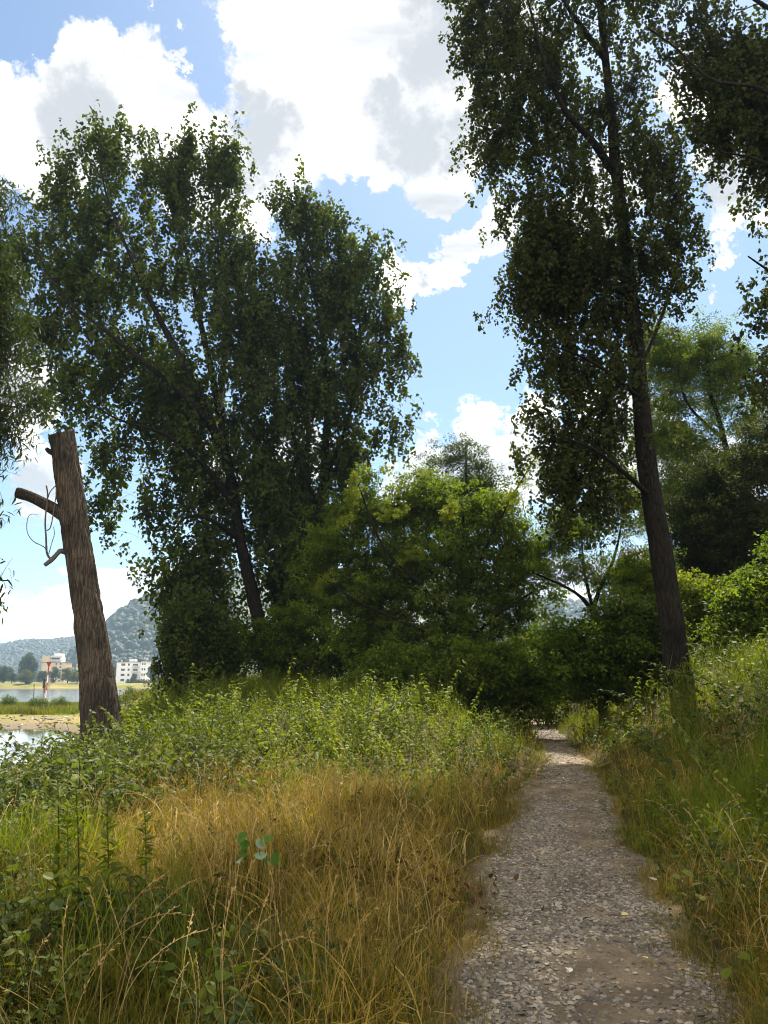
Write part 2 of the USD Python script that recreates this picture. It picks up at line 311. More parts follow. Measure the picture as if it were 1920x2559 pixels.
water('pond', (-1500, -6), (8, 110), .03, 1.2, .03, 'still shallow backwater in front of the sandy spit')
water('river', (-1500, 60), (110.1, 620), .12, .5, .55, 'wide rippled river in front of the far bank')

# path
ys = np.concatenate([np.arange(-4, 12, .07), np.arange(12, 36, .15)]); us = np.linspace(-.3, 1.3, 48)
PY, PU = np.meshgrid(ys, us, indexing='ij'); PX = path_l(PY) + PU * (path_r(PY) - path_l(PY))
def path_z(x, y):
    q = np.stack([x, y, 0 * x], -1)
    u = (x - path_l(y)) / (path_r(y) - path_l(y))
    return .015 - .12 * np.maximum(np.abs(2 * u - 1) - 1.08, 0) + .03 * (meshkit.fbm(q * 1.6, 3, 8) - .5) + .02 * (meshkit.fbm(q * 9, 3, 9) - .5)
M_path = mat('trodden_earth', {'g': ('geometry', {}), 'n': ('noise_texture', {'scale': 2.2, 'detail': 6.}), 'n2': ('noise_texture', {'scale': 30., 'detail': 8., 'roughness': .7}), 'v': ('voronoi_texture', {'scale': 38.}),
    'r': ('rgb_ramp', {'ramp': [(.32, (.14, .102, .064)), (.5, (.21, .155, .098)), (.68, (.3, .22, .132))]}), 'r2': ('rgb_ramp', {'ramp': [(.3, (.6, .6, .6)), (.7, (1.2, 1.2, 1.2))]}), 'm': ('mix', {'mix_type': 'multiply', 'fac': .8}),
    'b': ('bump', {'strength': 1.0, 'distance': .03}), 'p': ('principled_bsdf', {'roughness': .95, 'specular_ior_level': .15})},
    [('g.position', 'n.vector'), ('g.position', 'n2.vector'), ('g.position', 'v.vector'), ('n.fac', 'r.fac'), ('n2.fac', 'r2.fac'), ('r.color', 'm.color1'), ('r2.color', 'm.color2'), ('m.color', 'p.base_color'), ('n2.fac', 'b.height'), ('b.normal', 'p.normal')])
path = thing('path', 'narrow trodden footpath strewn with flat grey stones', None, kind='structure')
part(path, 'surface', grid(PX, PY, path_z(PX, PY)), M_path, smooth=True)
def stone_mesh(seed):
    r = np.random.default_rng(seed); p = r.normal(size=(15, 3)); p /= np.linalg.norm(p, axis=1, keepdims=True)
    p = np.sign(p) * np.abs(p) ** .8 * np.array([1, r.uniform(.55, .85), r.uniform(.22, .42)]) * r.uniform(.85, 1.05, (15, 1))
    h = trimesh.convex.convex_hull(p); return np.array(h.vertices) * .5, np.array(h.faces)
def stone_mat(name, ramp):
    return mat(name, {'o': ('object_info', {}), 'g': ('geometry', {}), 'n': ('noise_texture', {'scale': 45., 'detail': 4.}), 'm': ('mix_float', {'fac': .35}), 'r': ('rgb_ramp', {'ramp': ramp}), 'b': ('bump', {'strength': .25, 'distance': .01}),
        'p': ('principled_bsdf', {'roughness': .7, 'specular_ior_level': .35})}, [('g.position', 'n.vector'), ('o.random', 'm.a'), ('n.fac', 'm.b'), ('m.result', 'r.fac'), ('r.color', 'p.base_color'), ('n.fac', 'b.height'), ('b.normal', 'p.normal')])
M_stone = stone_mat('slate_stone', [(.1, (.045, .038, .03)), (.4, (.135, .113, .086)), (.7, (.24, .197, .145)), (.92, (.42, .34, .23))])
stones = [stone_mesh(i) for i in range(14)]
def path_pick(n, y0, y1, edge=.04, power=1.0, seed=0):
    r = np.random.default_rng(seed)
    y = y0 + (y1 - y0) * r.random(n * 3) ** power
    u = edge + (1 - 2 * edge) * r.random(n * 3)
    x = path_l(y) + u * (path_r(y) - path_l(y))
    # a bare earth strip right of the middle, stones thickest left of it and near the viewer
    bare = np.exp(-((u - .68) / .16) ** 2) * np.interp(y, [3, 4.4, 5.0, 8, 14], [.1, .25, .7, .78, .6])
    patch = meshkit.fbm(np.stack([x * 1.7, y * 1.1, 0 * x], -1), 2, 5)
    keep = r.random(len(y)) > np.clip(bare + (.5 - patch) * 2.3, 0, .93)
    x, y = x[keep][:n], y[keep][:n]
    return x, y, path_z(x, y)
r = np.random.default_rng(5)
x, y, z = path_pick(300, 3.7, 7.6, seed=21, power=1.35)
for i in range(len(x)):
    v, f = stones[i % 14]; s = r.uniform(.036, .072) * (1.25 if r.random() < .08 else 1)
    a, t, td = r.uniform(0, 6.283), r.normal(0, .16), r.uniform(0, 6.283)
    R = trimesh.transformations.quaternion_matrix(euler_quat(np.array([a]), np.array([t]), np.array([td]))[0])[:3, :3]
    part(path, 'stone', ((v * s) @ R.T + [x[i], y[i], z[i] + s * .06], f), M_stone, smooth=40)
xs_, ys_, zs_, ss_ = [], [], [], []
for n, y0, y1, lo, hi, sd in ((8500, 3.4, 6.5, .014, .05, 1), (8500, 6.0, 11, .018, .05, 2), (4500, 10, 30, .03, .07, 3), (11000, 3.4, 8.5, .006, .022, 4)):
    x, y, z = path_pick(n, y0, y1, edge=(-.12 if sd == 4 else .0), seed=sd); xs_.append(x); ys_.append(y); zs_.append(z); ss_.append(lo + (hi - lo) * r.random(len(x)) ** 2)
x, y, z, s = map(np.concatenate, (xs_, ys_, zs_, ss_)); n = len(x)
scatter(path, 'gravel', [(m, M_stone) for m in stones], np.stack([x, y, z + s * .08], 1), euler_quat(r.uniform(0, 6.283, n), r.normal(0, .2, n), r.uniform(0, 6.283, n)), s, r.integers(0, 14, n), label='small flat stones lying thick on the path')

# ------------------------------------------------------------------ leaf and plant prototypes
def leaf(kind, size, r):
    """A folded leaf in the xy plane, stalk at the origin, pointing to +x."""
    if kind == 'poplar':   o = [(0, 0), (.12, .3), (.3, .42), (.62, .26), (1, 0)]
    elif kind == 'willow': o = [(0, 0), (.25, .085), (.55, .09), (.8, .05), (1, 0)]
    elif kind == 'round':  o = [(0, 0), (.12, .3), (.42, .46), (.8, .3), (1, 0)]
    else:                  o = [(0, 0), (.2, .22), (.45, .3), (.75, .18), (1, 0)]
    fold, droop = r.uniform(.1, .5), r.uniform(.0, .35)
    mid = np.array([(a, 0, -droop * a * a) for a, b in o]); up = np.array([(a, b, b * fold - droop * a * a) for a, b in o[1:-1]]); dn = up * [1, -1, 1]
    v = np.vstack([mid[[0, 2, 4]], up, dn])            # 0 base, 1 middle, 2 tip, 3-5 upper, 6-8 lower
    f = [(0, 1, 3), (3, 1, 4), (1, 5, 4), (1, 2, 5), (0, 6, 1), (6, 7, 1), (1, 7, 8), (1, 8, 2)]
    return v * size, np.array(f)
def turn(v, yaw, pitch, roll):
    return v @ trimesh.transformations.euler_matrix(roll, pitch, yaw, 'sxyz')[:3, :3].T
def clump(kind, size, n, radius, seed, hang=.4, flat_=False):
    r = np.random.default_rng(seed); out = []
    for _ in range(n):
        p = r.normal(size=3); p *= radius * r.random() ** .45 / np.linalg.norm(p)
        if kind == 'poplar': p *= [.55, .55, 1.75]
        if flat_: p[2] *= .65
        v, f = leaf(kind, size * r.uniform(.7, 1.2), r)
        v = turn(v, r.uniform(0, 6.283), (r.normal(.35, .45) if flat_ else r.normal(hang, .6)), r.normal(0, .6 if flat_ else .9))
        out.append((v + p, f))
    for _ in range(3):
        a = r.normal(size=3) * radius * .7
        out.append(tube(np.array([a * 0, a * .5 + [0, 0, .03], a]), [.006, .004, .002], 3, cap=False))
    return join(out)
PROTO = {}
PROTO = {
    'poplar': [clump('poplar', .15, 24, .36, 100 + i, hang=.7) for i in range(6)],
    'willow': [clump('willow', .17, 28, .36, 200 + i, hang=.8) for i in range(5)],
    'bush': [clump('oval', .12, 38, .36, 300 + i, flat_=True) for i in range(6)],
    'fine': [clump('oval', .085, 54, .36, 400 + i, flat_=True) for i in range(5)],
    'far': [clump('round', .55, 34, 1.25, 500 + i, hang=.3) for i in range(4)]}

# ------------------------------------------------------------------ trees
def world_line(rows, Y):
    return np.array([np.r_[at(px, py, Y + dy), w / 2 * (Y + dy) / 1920 * 1.0] for px, py, dy, w in rows])
def grow_tree(name, label, cat, Y, trunk, limbs, blobs, leafkind, leafmat, barkmat, tips=200, per=6, spread=.42, thick=.9, gap=.42, seed=0, group=None, scale=1.0, sides=18, drop=.5, extra=None, twig=1.0, stem_clear=0.0):
    r = np.random.default_rng(1000 + seed)
    tl = world_line(trunk, Y)
    root = tl[0, :3].copy(); gz = float(ground_h(root[0], root[1])); foot = np.array([root[0], root[1], gz - .15])
    if foot[2] < tl[0, 2] - .05:
        d = tl[0, :3] - tl[min(1, len(tl) - 1), :3]; d = d / max(abs(d[2]), 1e-6)
        foot = tl[0, :3] + d * (tl[0, 2] - gz + .15); tl = np.vstack([np.r_[foot, tl[0, 3] * 1.16], tl])
    base = np.array([foot[0], foot[1], gz])
    t = thing(name, label, cat, base, group=group or {'poplar_tree': 'tall dark poplars', 'background_tree': 'trees standing further back', 'bushy_tree': 'bushy trees at the end of the path', 'shrub': 'shrubs under the trees'}.get(name))
    L = np.linalg.norm(np.diff(tl[:, :3], axis=0), axis=1).sum()
    sm = smooth_path(tl, max(14, int(L / .28)))
    part(t, 'trunk', tube(sm[:, :3] - base, np.maximum(sm[:, 3], .012), sides, rough=.16 if sides > 10 else .06, seed=seed), barkmat, smooth=True)
    nodes = [np.c_[sm[:, :3], sm[:, 3]]]
    for lb in limbs:
        ll = world_line(lb, Y); l2 = smooth_path(ll, max(8, int(np.linalg.norm(np.diff(ll[:, :3], axis=0), axis=1).sum() / .35)))
        part(t, 'limb', tube(l2[:, :3] - base, np.maximum(l2[:, 3], .01), 10, rough=.1, seed=seed + 3), barkmat, smooth=True)
        nodes.append(np.c_[l2[:, :3], l2[:, 3]])
    nodes = np.vstack(nodes)
    # tips of the branches, spread through the crown's lobes
    bl = np.array([tuple(b) + (1.0,) * (5 - len(b)) for b in blobs], float); wgt = bl[:, 2] * bl[:, 3] * bl[:, 4]; wgt = wgt / wgt.sum()
    pts, tries = [], 0
    while len(pts) < tips and tries < tips * 30:
        tries += 1
        b = bl[r.choice(len(bl), p=wgt)]; d = r.normal(size=3); d *= r.random() ** (1 / 2.4) / np.linalg.norm(d)
        off = 0.0
        p = at(b[0] + d[0] * b[2], b[1] + d[1] * b[3], Y + off)
        p[1] += d[2] * b[2] * Y / 1920 * thick
        p[0] *= p[1] / (Y + off); p[2] = EYE + (p[2] - EYE) * p[1] / (Y + off)
        if meshkit.fbm(p[None] * .62 / scale + seed * 3.7, 2, seed)[0] < gap: continue
        if p[2] < ground_h(p[0], p[1]) + .15: continue
        pts.append(p)
    pts = np.array(pts)
    order = np.argsort(np.min(np.linalg.norm(pts[:, None] - nodes[None, ::3, :3], axis=2), axis=1))
    twigs, cl, cw = [], [], []
    N = np.zeros((len(nodes) + len(pts) * 4, 4)); N[:len(nodes)] = nodes; cnt = len(nodes)
    for i in order:
        p = pts[i]; dv = N[:cnt, :3] - p
        dist = np.linalg.norm(dv, axis=1) + .9 * np.maximum(dv[:, 2], 0)
        j = int(np.argmin(dist)); q = N[j, :3]; ln = np.linalg.norm(p - q)
        r0 = min(N[j, 3] * .7, (.008 + .011 * ln) * twig); bow = np.array([0, 0, .14 * ln]) + r.normal(size=3) * .06 * ln
        u = np.linspace(0, 1, 5)[:, None]
        c = q + (p - q) * u + bow * np.sin(np.pi * u) * (1 - .4 * u)
        rr = r0 + (max(.004, .3 * r0) - r0) * u[:, 0]
        twigs.append(tube(c - base, rr, 5 if r0 > .02 else 4, cap=False))
        N[cnt:cnt + 4, :3] = c[1:]; N[cnt:cnt + 4, 3] = rr[1:]; cnt += 4
        for k in range(per):
            a = r.random() ** .6
            w = c[4] * a + c[2] * (1 - a) if k % 3 == 0 else c[4]
            cl.append(w + r.normal(size=3) * spread * (np.array([.75, .75, 1.35]) if leafkind == 'poplar' else np.array([1, 1, .8])))
    if twigs: part(t, 'twigs', join(twigs), barkmat, kind='stuff')
    cl = np.array(cl)
    if stem_clear:                      # leaf clumps between stem and viewer thinned so the trunk shows
        sx, sy = np.interp(cl[:, 2], sm[:, 2], sm[:, 0]), np.interp(cl[:, 2], sm[:, 2], sm[:, 1])
        near = (np.abs(cl[:, 0] - sx + (cl[:, 1] - sy) * -sx / sy * 1.0) < .45 + np.interp(cl[:, 2], sm[:, 2], sm[:, 3])) & (cl[:, 1] < sy + .2) & (cl[:, 2] < sm[0, 2] + .62 * (sm[-1, 2] - sm[0, 2]))
        cl = cl[~(near & (r.random(len(cl)) < stem_clear))]
    cl = cl - base; n = len(cl)
    pr = PROTO[leafkind]
    flatk = leafkind in ('bush', 'fine')
    scatter(t, 'crown', [(m, leafmat) for m in pr], cl, euler_quat(r.uniform(0, 6.283, n), np.abs(r.normal(0, .3 if flatk else .4, n)), r.uniform(0, 6.283, n)), scale * r.uniform(.75, 1.25, n), r.integers(0, len(pr), n))
    return t, base

POP = 28.0
grow_tree('poplar_tree', 'huge broad dark poplar with spreading limbs behind the dead trunk', 'tree', POP,
    [(667, 1655, 0, 36), (640, 1520, 0, 33), (603, 1360, 0, 29), (583, 1230, 0, 26), (560, 1100, 0, 22), (535, 960, .3, 18), (500, 800, .5, 14), (470, 650, .5, 10), (430, 480, .5, 7), (390, 330, .5, 3)],
    [[(575, 1180, 0, 26), (520, 1040, -.6, 24), (470, 930, -1, 20), (395, 790, -1.2, 15), (335, 660, -1.5, 10), (270, 500, -1.5, 6), (245, 370, -1.6, 3)],
     [(560, 1100, 0, 22), (480, 1010, -1.5, 18), (390, 930, -2.5, 14), (280, 840, -3, 9), (150, 730, -3, 6), (90, 620, -3, 3)],
     [(590, 1270, 0, 20), (500, 1150, -1, 14), (400, 1080, -2, 9), (300, 1050, -2.5, 6), (230, 1010, -2.6, 3)],
     [(550, 1040, 0, 20), (560, 900, 1.5, 16), (570, 740, 2, 12), (550, 560, 2.2, 7), (545, 400, 2.2, 3)],
     [(600, 1350, 0, 16), (530, 1300, -1.5, 11), (470, 1290, -2, 7), (430, 1330, -2.4, 4)]],
    [(385,335,24,50,1.6),(292,350,18,45,1.6),(245,365,20,50,1.6),(150,400,24,50,1.6),(470,375,24,50,1.6),(545,385,26,60,1.6),(600,470,24,50,1.4),(90,520,25,50,1.3),(150,425,45,70),(245,390,52,85),(295,400,40,80),(385,385,65,95),(460,470,60,80),(545,430,60,100),(600,520,50,90),(195,530,95,90),(350,540,140,110),(540,580,105,120),(75,600,65,80,.8),(20,680,60,90),(120,700,120,100),(290,700,160,120,.85),(520,740,150,140),(650,760,80,150),
     (100,830,110,60,.9),(230,900,140,80,.9),(420,920,170,130,.9),(600,940,140,150),(190,1010,90,80),(260,1090,70,80,.8),(265,1230,55,90,.8),(275,1320,35,40,.7),(440,1110,120,100,.8),(590,1150,140,120),(400,1280,75,80,.8),(440,1380,85,90),(380,1460,50,60,.8),(540,1450,120,120),(440,1560,50,60,.8),(490,1640,60,80),(540,1620,60,60),(500,1240,100,70),(540,1340,80,80),(660,1250,80,110),(690,1400,70,100),(500,1540,80,90),(460,1010,120,80),(640,1060,80,90),(330,970,100,70)],
    'poplar', M_poplar, M_bark, tips=860, per=5, seed=1, gap=.40, spread=.42, stem_clear=.6)
grow_tree('poplar_tree', 'narrower upright poplar right of the broadest one, with a straight thin trunk', 'tree', 30.0,
    [(815, 1645, 0, 26), (816, 1480, 0, 24), (815, 1330, 0, 22), (812, 1150, 0, 20), (820, 980, 0, 16), (800, 800, 0, 11), (760, 640, 0, 7), (722, 470, 0, 3)],
    [[(814, 1200, 0, 14), (870, 1050, .5, 10), (900, 900, .8, 8), (890, 720, .8, 5), (850, 590, .8, 3)],
     [(815, 1300, 0, 12), (760, 1180, -1, 9), (720, 1020, -1.2, 7), (715, 850, -1.2, 4)]],
    [(715,510,45,65),(755,560,50,70),(810,570,60,75),(730,650,75,100),(860,670,90,95),(935,660,45,60),(750,820,120,130),(900,790,95,110),(890,950,100,100),(975,890,45,80),(800,1000,110,100),(960,1050,60,70),(880,1160,80,60,.7),(700,1110,90,110),(720,1300,90,100),(700,1480,90,100),(780,1280,90,90),(780,1420,100,100),(850,1300,80,70),(800,1150,90,80),(760,1560,90,70)],
    'poplar', M_poplar, M_bark, tips=540, per=5, seed=2, gap=.395, spread=.42, stem_clear=.5)
RP = 19.0
grow_tree('poplar_tree', 'tall leaning poplar with thick dark trunk right of the footpath', 'tree', RP,
    [(1690, 1648, 0, 62), (1668, 1480, 0, 58), (1640, 1300, 0, 54), (1620, 1180, 0, 50), (1600, 980, 0, 44), (1583, 800, 0, 40), (1562, 600, 0, 35), (1540, 420, 0, 31), (1528, 280, 0, 27), (1512, 130, .2, 21), (1500, 0, .4, 20), (1490, -160, .6, 12), (1480, -330, .8, 5)],
    [[(1535, 430, 0, 24), (1475, 345, -.6, 20), (1415, 280, -1, 15), (1370, 180, -1.3, 9), (1330, 40, -1.5, 7), (1300, -80, -1.6, 3)],
     [(1515, 150, 0, 20), (1460, 75, -.4, 16), (1410, 0, -.8, 12), (1370, -110, -1, 6)],
     [(1625, 1240, 0, 16), (1560, 1180, -1, 12), (1480, 1120, -1.6, 8), (1400, 1090, -2, 4)],
     [(1595, 930, 0, 14), (1650, 800, 1, 10), (1690, 680, 1.6, 7), (1700, 560, 1.8, 4)],
     [(1605, 1000, 0, 14), (1520, 930, -1, 10), (1430, 880, -1.5, 6), (1350, 860, -2, 3)]],
    [(1215,40,115,90),(1200,130,75,60,.8),(1310,130,110,110),(1240,310,85,80),(1215,400,70,60,.9),(1330,400,120,100),(1400,270,100,110),(1390,110,80,90,.7),(1530,60,110,70,.6),(1580,220,70,80,.8),(1500,330,100,90),(1640,500,120,120),(1700,620,90,110),(1720,740,60,50,.7),(1440,540,130,110),(1300,520,70,60,.8),(1420,680,110,110),(1560,620,100,120),(1400,830,85,90),(1340,900,55,50,.8),(1360,1010,75,70,.8),(1400,1120,90,90,.8),(1450,1230,90,80,.8),(1530,800,100,150),(1490,960,110,130),(1520,1120,90,110),(1470,430,110,110),(1380,610,90,90),(1480,720,110,110),(1400,940,90,80),(1620,380,90,100),(1640,700,80,110),(1590,1000,60,120,.8),(1290,230,110,90),(1440,1040,100,100),(1340,690,80,80,1.3),(1340,610,80,70,1.2),(1330,760,70,70),
     (1250,-110,150,110),(1450,-130,160,140),(1420,-290,120,100),(1620,-90,110,100)],
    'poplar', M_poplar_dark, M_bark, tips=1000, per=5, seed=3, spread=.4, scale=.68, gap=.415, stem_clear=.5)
grow_tree('poplar_tree', 'dark tree reaching into the picture from the right edge with drooping boughs', 'tree', 14.5,
    [(2180, 1700, 0, 95), (2160, 1300, 0, 85), (2140, 800, 0, 75), (2110, 400, 0, 60), (2080, 100, 0, 45), (2050, -300, 0, 15)],
    [[(2115, 430, 0, 26), (2000, 300, -.5, 18), (1900, 220, -.8, 13), (1780, 200, -1, 9), (1690, 120, -1, 6), (1620, 70, -1, 4)],
     [(2125, 560, 0, 20), (2010, 470, -.6, 13), (1900, 400, -.8, 8), (1800, 380, -1, 4)],
     [(2090, 160, 0, 20), (1980, 60, -.4, 12), (1890, 0, -.8, 12), (1800, -60, -1, 5)],
     [(2140, 800, 0, 24), (2020, 720, -.6, 15), (1930, 680, -1, 8), (1870, 640, -1, 4)],
     [(2150, 1150, 0, 24), (2030, 1050, -.6, 15), (1940, 980, -1, 8), (1900, 930, -1, 4)]],
    [(1850,190,110,100),(1930,240,90,130),(1770,190,55,45,.8),(1850,330,95,65),(1920,400,70,60),(1780,330,50,40,.6),(1680,95,65,40,.6),(1760,40,90,45,.55),(1850,40,70,50,.5),(1890,500,35,35,.6),(1895,640,35,50,.7),(1905,760,30,45,.7),(1915,960,22,80,.7),(2000,960,40,120,.6),(2030,400,80,180),(2080,100,140,160),(2070,700,70,160,.6)],
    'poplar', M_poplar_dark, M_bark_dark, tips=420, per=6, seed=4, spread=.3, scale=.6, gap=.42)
grow_tree('background_tree', 'lighter olive green tree with a thin leaning stem behind the tall leaning poplar', 'tree', 31.0,
    [(1880, 1480, 0, 20), (1850, 1290, 0, 18), (1822, 1150, 0, 15), (1795, 1040, 0, 12), (1772, 960, 0, 9), (1775, 820, 0, 3)],
    [[(1810, 1100, 0, 9), (1720, 1010, -1, 6), (1690, 900, -1, 3)], [(1840, 1240, 0, 10), (1880, 1080, 1, 7), (1890, 960, 1, 3)]],
    [(1775,830,40,45),(1770,900,70,60),(1850,915,50,38),(1690,940,80,80,.8),(1800,1000,90,70),(1880,1040,60,70,.9),(1690,1080,100,100),(1830,1120,90,60,.7),(1700,1230,110,90),(1860,1230,90,70,.8),(1650,870,50,60)],
    'fine', M_bush, M_bark_dark, tips=260, per=8, seed=5, spread=.42, sides=10, gap=.39)
grow_tree('background_tree', 'dense dark tree low at the right edge behind the grassy bank', 'tree', 25.0,
    [(1855, 1520, 0, 26), (1850, 1400, 0, 22), (1860, 1250, 0, 14), (1850, 1120, 0, 5)],
    [[(1850, 1420, 0, 16), (1780, 1370, -.6, 12), (1710, 1330, -1, 6)], [(1850, 1440, 0, 14), (1930, 1330, .5, 8), (1950, 1240, .6, 4)]],
    [(1800,1300,110,70),(1890,1230,80,90),(1910,1350,90,80),(1740,1350,60,50,.8),(1840,1400,110,60),(1930,1120,60,90),(1790,1200,70,60,.7),(1980,1300,80,160)],
    'fine', M_poplar_dark, M_bark_dark, tips=260, per=9, seed=6, spread=.4, sides=10, gap=.37)
grow_tree('willow_tree', 'feathery willow hanging in from the left edge above the pond', 'tree', 15.0,
    [(-230, 1850, 0, 70), (-220, 1500, 0, 62), (-190, 1100, 0, 50), (-150, 750, 0, 34), (-110, 450, 0, 14), (-90, 300, 0, 5)],
    [[(-190, 1150, 0, 26), (-110, 1050, 0, 18), (-30, 1010, 0, 9), (50, 1020, 0, 4)], [(-170, 900, 0, 24), (-90, 780, 0, 14), (-20, 680, 0, 6)], [(-150, 720, 0, 18), (-70, 580, 0, 10), (-5, 470, 0, 4)], [(-205, 1350, 0, 18), (-120, 1330, 0, 10), (-40, 1400, 0, 4)]],
    [(-10,500,28,55),(-15,620,40,75),(-20,780,45,110),(0,900,32,45,.9),(12,1030,40,60),(0,1120,30,45,.6),(50,985,25,30,.4),(-35,1240,26,40,.4),(-45,1480,22,60,.3),(-110,620,90,200),(-120,1000,100,200)],
    'willow', M_willow, M_bark, tips=210, per=6, seed=7, spread=.28, scale=.95, gap=.36)
grow_tree('background_tree', 'slim feathery tree with pointed top behind the middle bush', 'tree', 34.0,
    [(1160, 1700, 0, 16), (1162, 1480, 0, 14), (1166, 1280, 0, 10), (1165, 1110, 0, 3)], [],
    [(1160,1125,28,35,.9),(1160,1190,50,45),(1210,1210,40,40,.7),(1090,1170,30,50,.7),(1060,1230,40,50,.7),(1150,1270,80,60),(1210,1290,55,50,.8),(1080,1320,90,60)],
    'fine', M_poplar, M_bark_dark, tips=120, per=6, seed=8, spread=.34, sides=8, gap=.36)
t, b_ = grow_tree('bushy_tree', 'low spreading bright green bushy tree in the middle left of the path end', 'tree', 24.0,
    [(1140, 1700, 0, 20), (1146, 1560, 0, 17), (1150, 1420, 0, 13), (1160, 1320, 0, 8), (1150, 1240, 0, 3)],
    [[(1145, 1600, 0, 13), (1060, 1470, -1, 9), (960, 1370, -1.5, 6), (895, 1210, -1.6, 3)], [(1146, 1560, 0, 12), (1200, 1400, -.6, 9), (1270, 1260, -1, 6), (1340, 1140, -1.2, 3)],
     [(1142, 1620, 0, 11), (1020, 1560, -1, 8), (890, 1500, -1.6, 5), (800, 1440, -1.8, 3)], [(1144, 1630, 0, 10), (1240, 1540, -.8, 7), (1330, 1480, -1.2, 4)]],
    [(890,1215,26,40,1.2),(1060,1235,60,45),(960,1245,45,45),(1250,1260,45,40),(870,1270,60,45),(950,1290,80,50),(1040,1290,80,50),(1130,1270,70,50),(1230,1300,70,60),(1300,1350,60,60,.8),(840,1370,80,60),(970,1400,120,70),(1110,1390,130,80),(1250,1410,100,80),(880,1480,110,80),(1040,1510,140,90),(1200,1520,130,90),(1330,1520,80,70,.8),(940,1600,120,70),(1090,1620,150,80),(1260,1620,120,80),(790,1450,50,60,.7)],
    'bush', M_bush, M_bark_dark, tips=480, per=7, seed=9, spread=.32, scale=.78, sides=9, gap=.41, thick=.7)
# yellow-green young shoots on that tree's sunny top
r = np.random.default_rng(77); pts = []
for (ax, ay), (bx, by), k in (((880,1260),(890,1180),40),((830,1330),(870,1290),28),((1270,1260),(1345,1130),60),((940,1300),(1010,1270),26),((1120,1300),(1130,1230),30),((830,1430),(790,1480),28),((1000,1400),(1060,1380),24)):
    for _ in range(k):
        u = r.random(); pts.append(at(ax + (bx - ax) * u + r.normal() * 9, ay + (by - ay) * u + r.normal() * 9, 22.6 + r.normal() * .25))
pts = np.array(pts) - b_; n = len(pts)
scatter(t, 'young_shoots', [(m, M_yellow) for m in PROTO['bush']], pts, euler_quat(r.uniform(0, 6.283, n), np.abs(r.normal(0, .3, n)), r.uniform(0, 6.283, n)), r.uniform(.28, .5, n), r.integers(0, 6, n), label='yellow green shoots')
grow_tree('bushy_tree', 'small forked tree with layered airy twigs just left of the tall leaning poplar', 'tree', 23.0,
    [(1498, 1640, 0, 22), (1492, 1560, 0, 19), (1482, 1525, 0, 17)],
    [[(1484, 1530, 0, 13), (1450, 1490, -.4, 9), (1400, 1460, -.8, 6), (1330, 1430, -1, 3)], [(1482, 1525, 0, 13), (1500, 1470, 0, 10), (1530, 1410, .3, 8), (1550, 1330, .4, 5), (1560, 1250, .4, 3)], [(1484, 1530, 0, 10), (1465, 1450, .5, 8), (1455, 1370, .8, 5), (1450, 1300, .9, 3)], [(1515, 1440, 0, 7), (1580, 1390, .4, 5), (1630, 1370, .5, 3)]],
    [(1370,1370,70,30,.8),(1340,1430,60,22,.8),(1450,1330,90,50,.8),(1560,1320,80,80),(1600,1400,50,60),(1490,1420,90,40,.7),(1560,1460,70,40),(1420,1300,80,40,.6),(1540,1230,60,60,.8),(1640,1460,40,50)],
    'fine', M_bush, M_bark_dark, tips=190, per=6, seed=10, spread=.28, scale=.72, sides=9, gap=.38, thick=.8)
def bush(label, Y, cx, base_y, blobs, kind, m, tips, seed, scale=.8, name='shrub', group=None, spread=.34, per=10):
    grow_tree(name, label, 'shrub', Y, [(cx, base_y, 0, 9), (cx + 4, base_y - 60, 0, 7), (cx - 4, base_y - 110, 0, 3)], [], blobs, kind, m, M_bark_dark, tips=tips, per=per, seed=seed, spread=spread, scale=scale, sides=6, gap=.36, thick=.7, group=group)
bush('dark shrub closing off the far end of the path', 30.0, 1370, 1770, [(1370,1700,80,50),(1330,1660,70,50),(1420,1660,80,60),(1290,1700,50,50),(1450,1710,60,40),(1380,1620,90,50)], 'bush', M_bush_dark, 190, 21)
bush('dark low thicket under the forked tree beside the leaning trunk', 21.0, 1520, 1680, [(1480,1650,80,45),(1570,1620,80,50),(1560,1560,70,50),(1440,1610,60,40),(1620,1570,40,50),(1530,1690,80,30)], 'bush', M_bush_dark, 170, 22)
bush('low green shrub left of the path end beneath the middle bushy tree', 22.5, 1180, 1720, [(1180,1670,110,40),(1080,1690,110,35),(1260,1690,70,40),(1000,1680,90,35),(1330,1740,50,30)], 'bush', M_bush, 200, 23)
bush('yellow green shrub with long sprays right of the leaning trunk', 22.0, 1760, 1590, [(1750,1490,50,22),(1800,1470,60,16),(1740,1540,45,35),(1745,1590,50,30),(1820,1530,60,30),(1720,1460,25,25)], 'bush', M_yellow, 70, 24, scale=.7, spread=.22)
bush('green shrub on the crest of the right bank at the edge', 20.0, 1890, 1560, [(1890,1500,60,60),(1840,1560,60,30),(1920,1430,50,60),(1960,1500,60,70)], 'bush', M_bush, 110, 25)
bush('leafy shrub at the foot of the broadest poplar beside the river gap', 25.0, 520, 1740, [(530,1680,60,50),(490,1700,45,45),(470,1610,50,60),(425,1680,22,30,.6),(510,1600,60,70)], 'poplar', M_poplar, 150, 26, scale=.75)
bush('mid green undergrowth between the two left poplars', 27.0, 740, 1690, [(740,1650,60,45),(700,1590,40,60),(870,1640,70,55),(920,1600,60,60),(760,1560,40,50,.7),(625,1610,28,55,.9),(700,1650,40,40)], 'bush', M_bush, 120, 27)
bush('dark green thicket behind the right bank below the dense tree', 27.0, 1790, 1560, [(1760,1450,70,60),(1850,1440,80,60),(1690,1420,50,60),(1920,1440,70,70)], 'fine', M_bush_dark, 150, 28, scale=1.0)

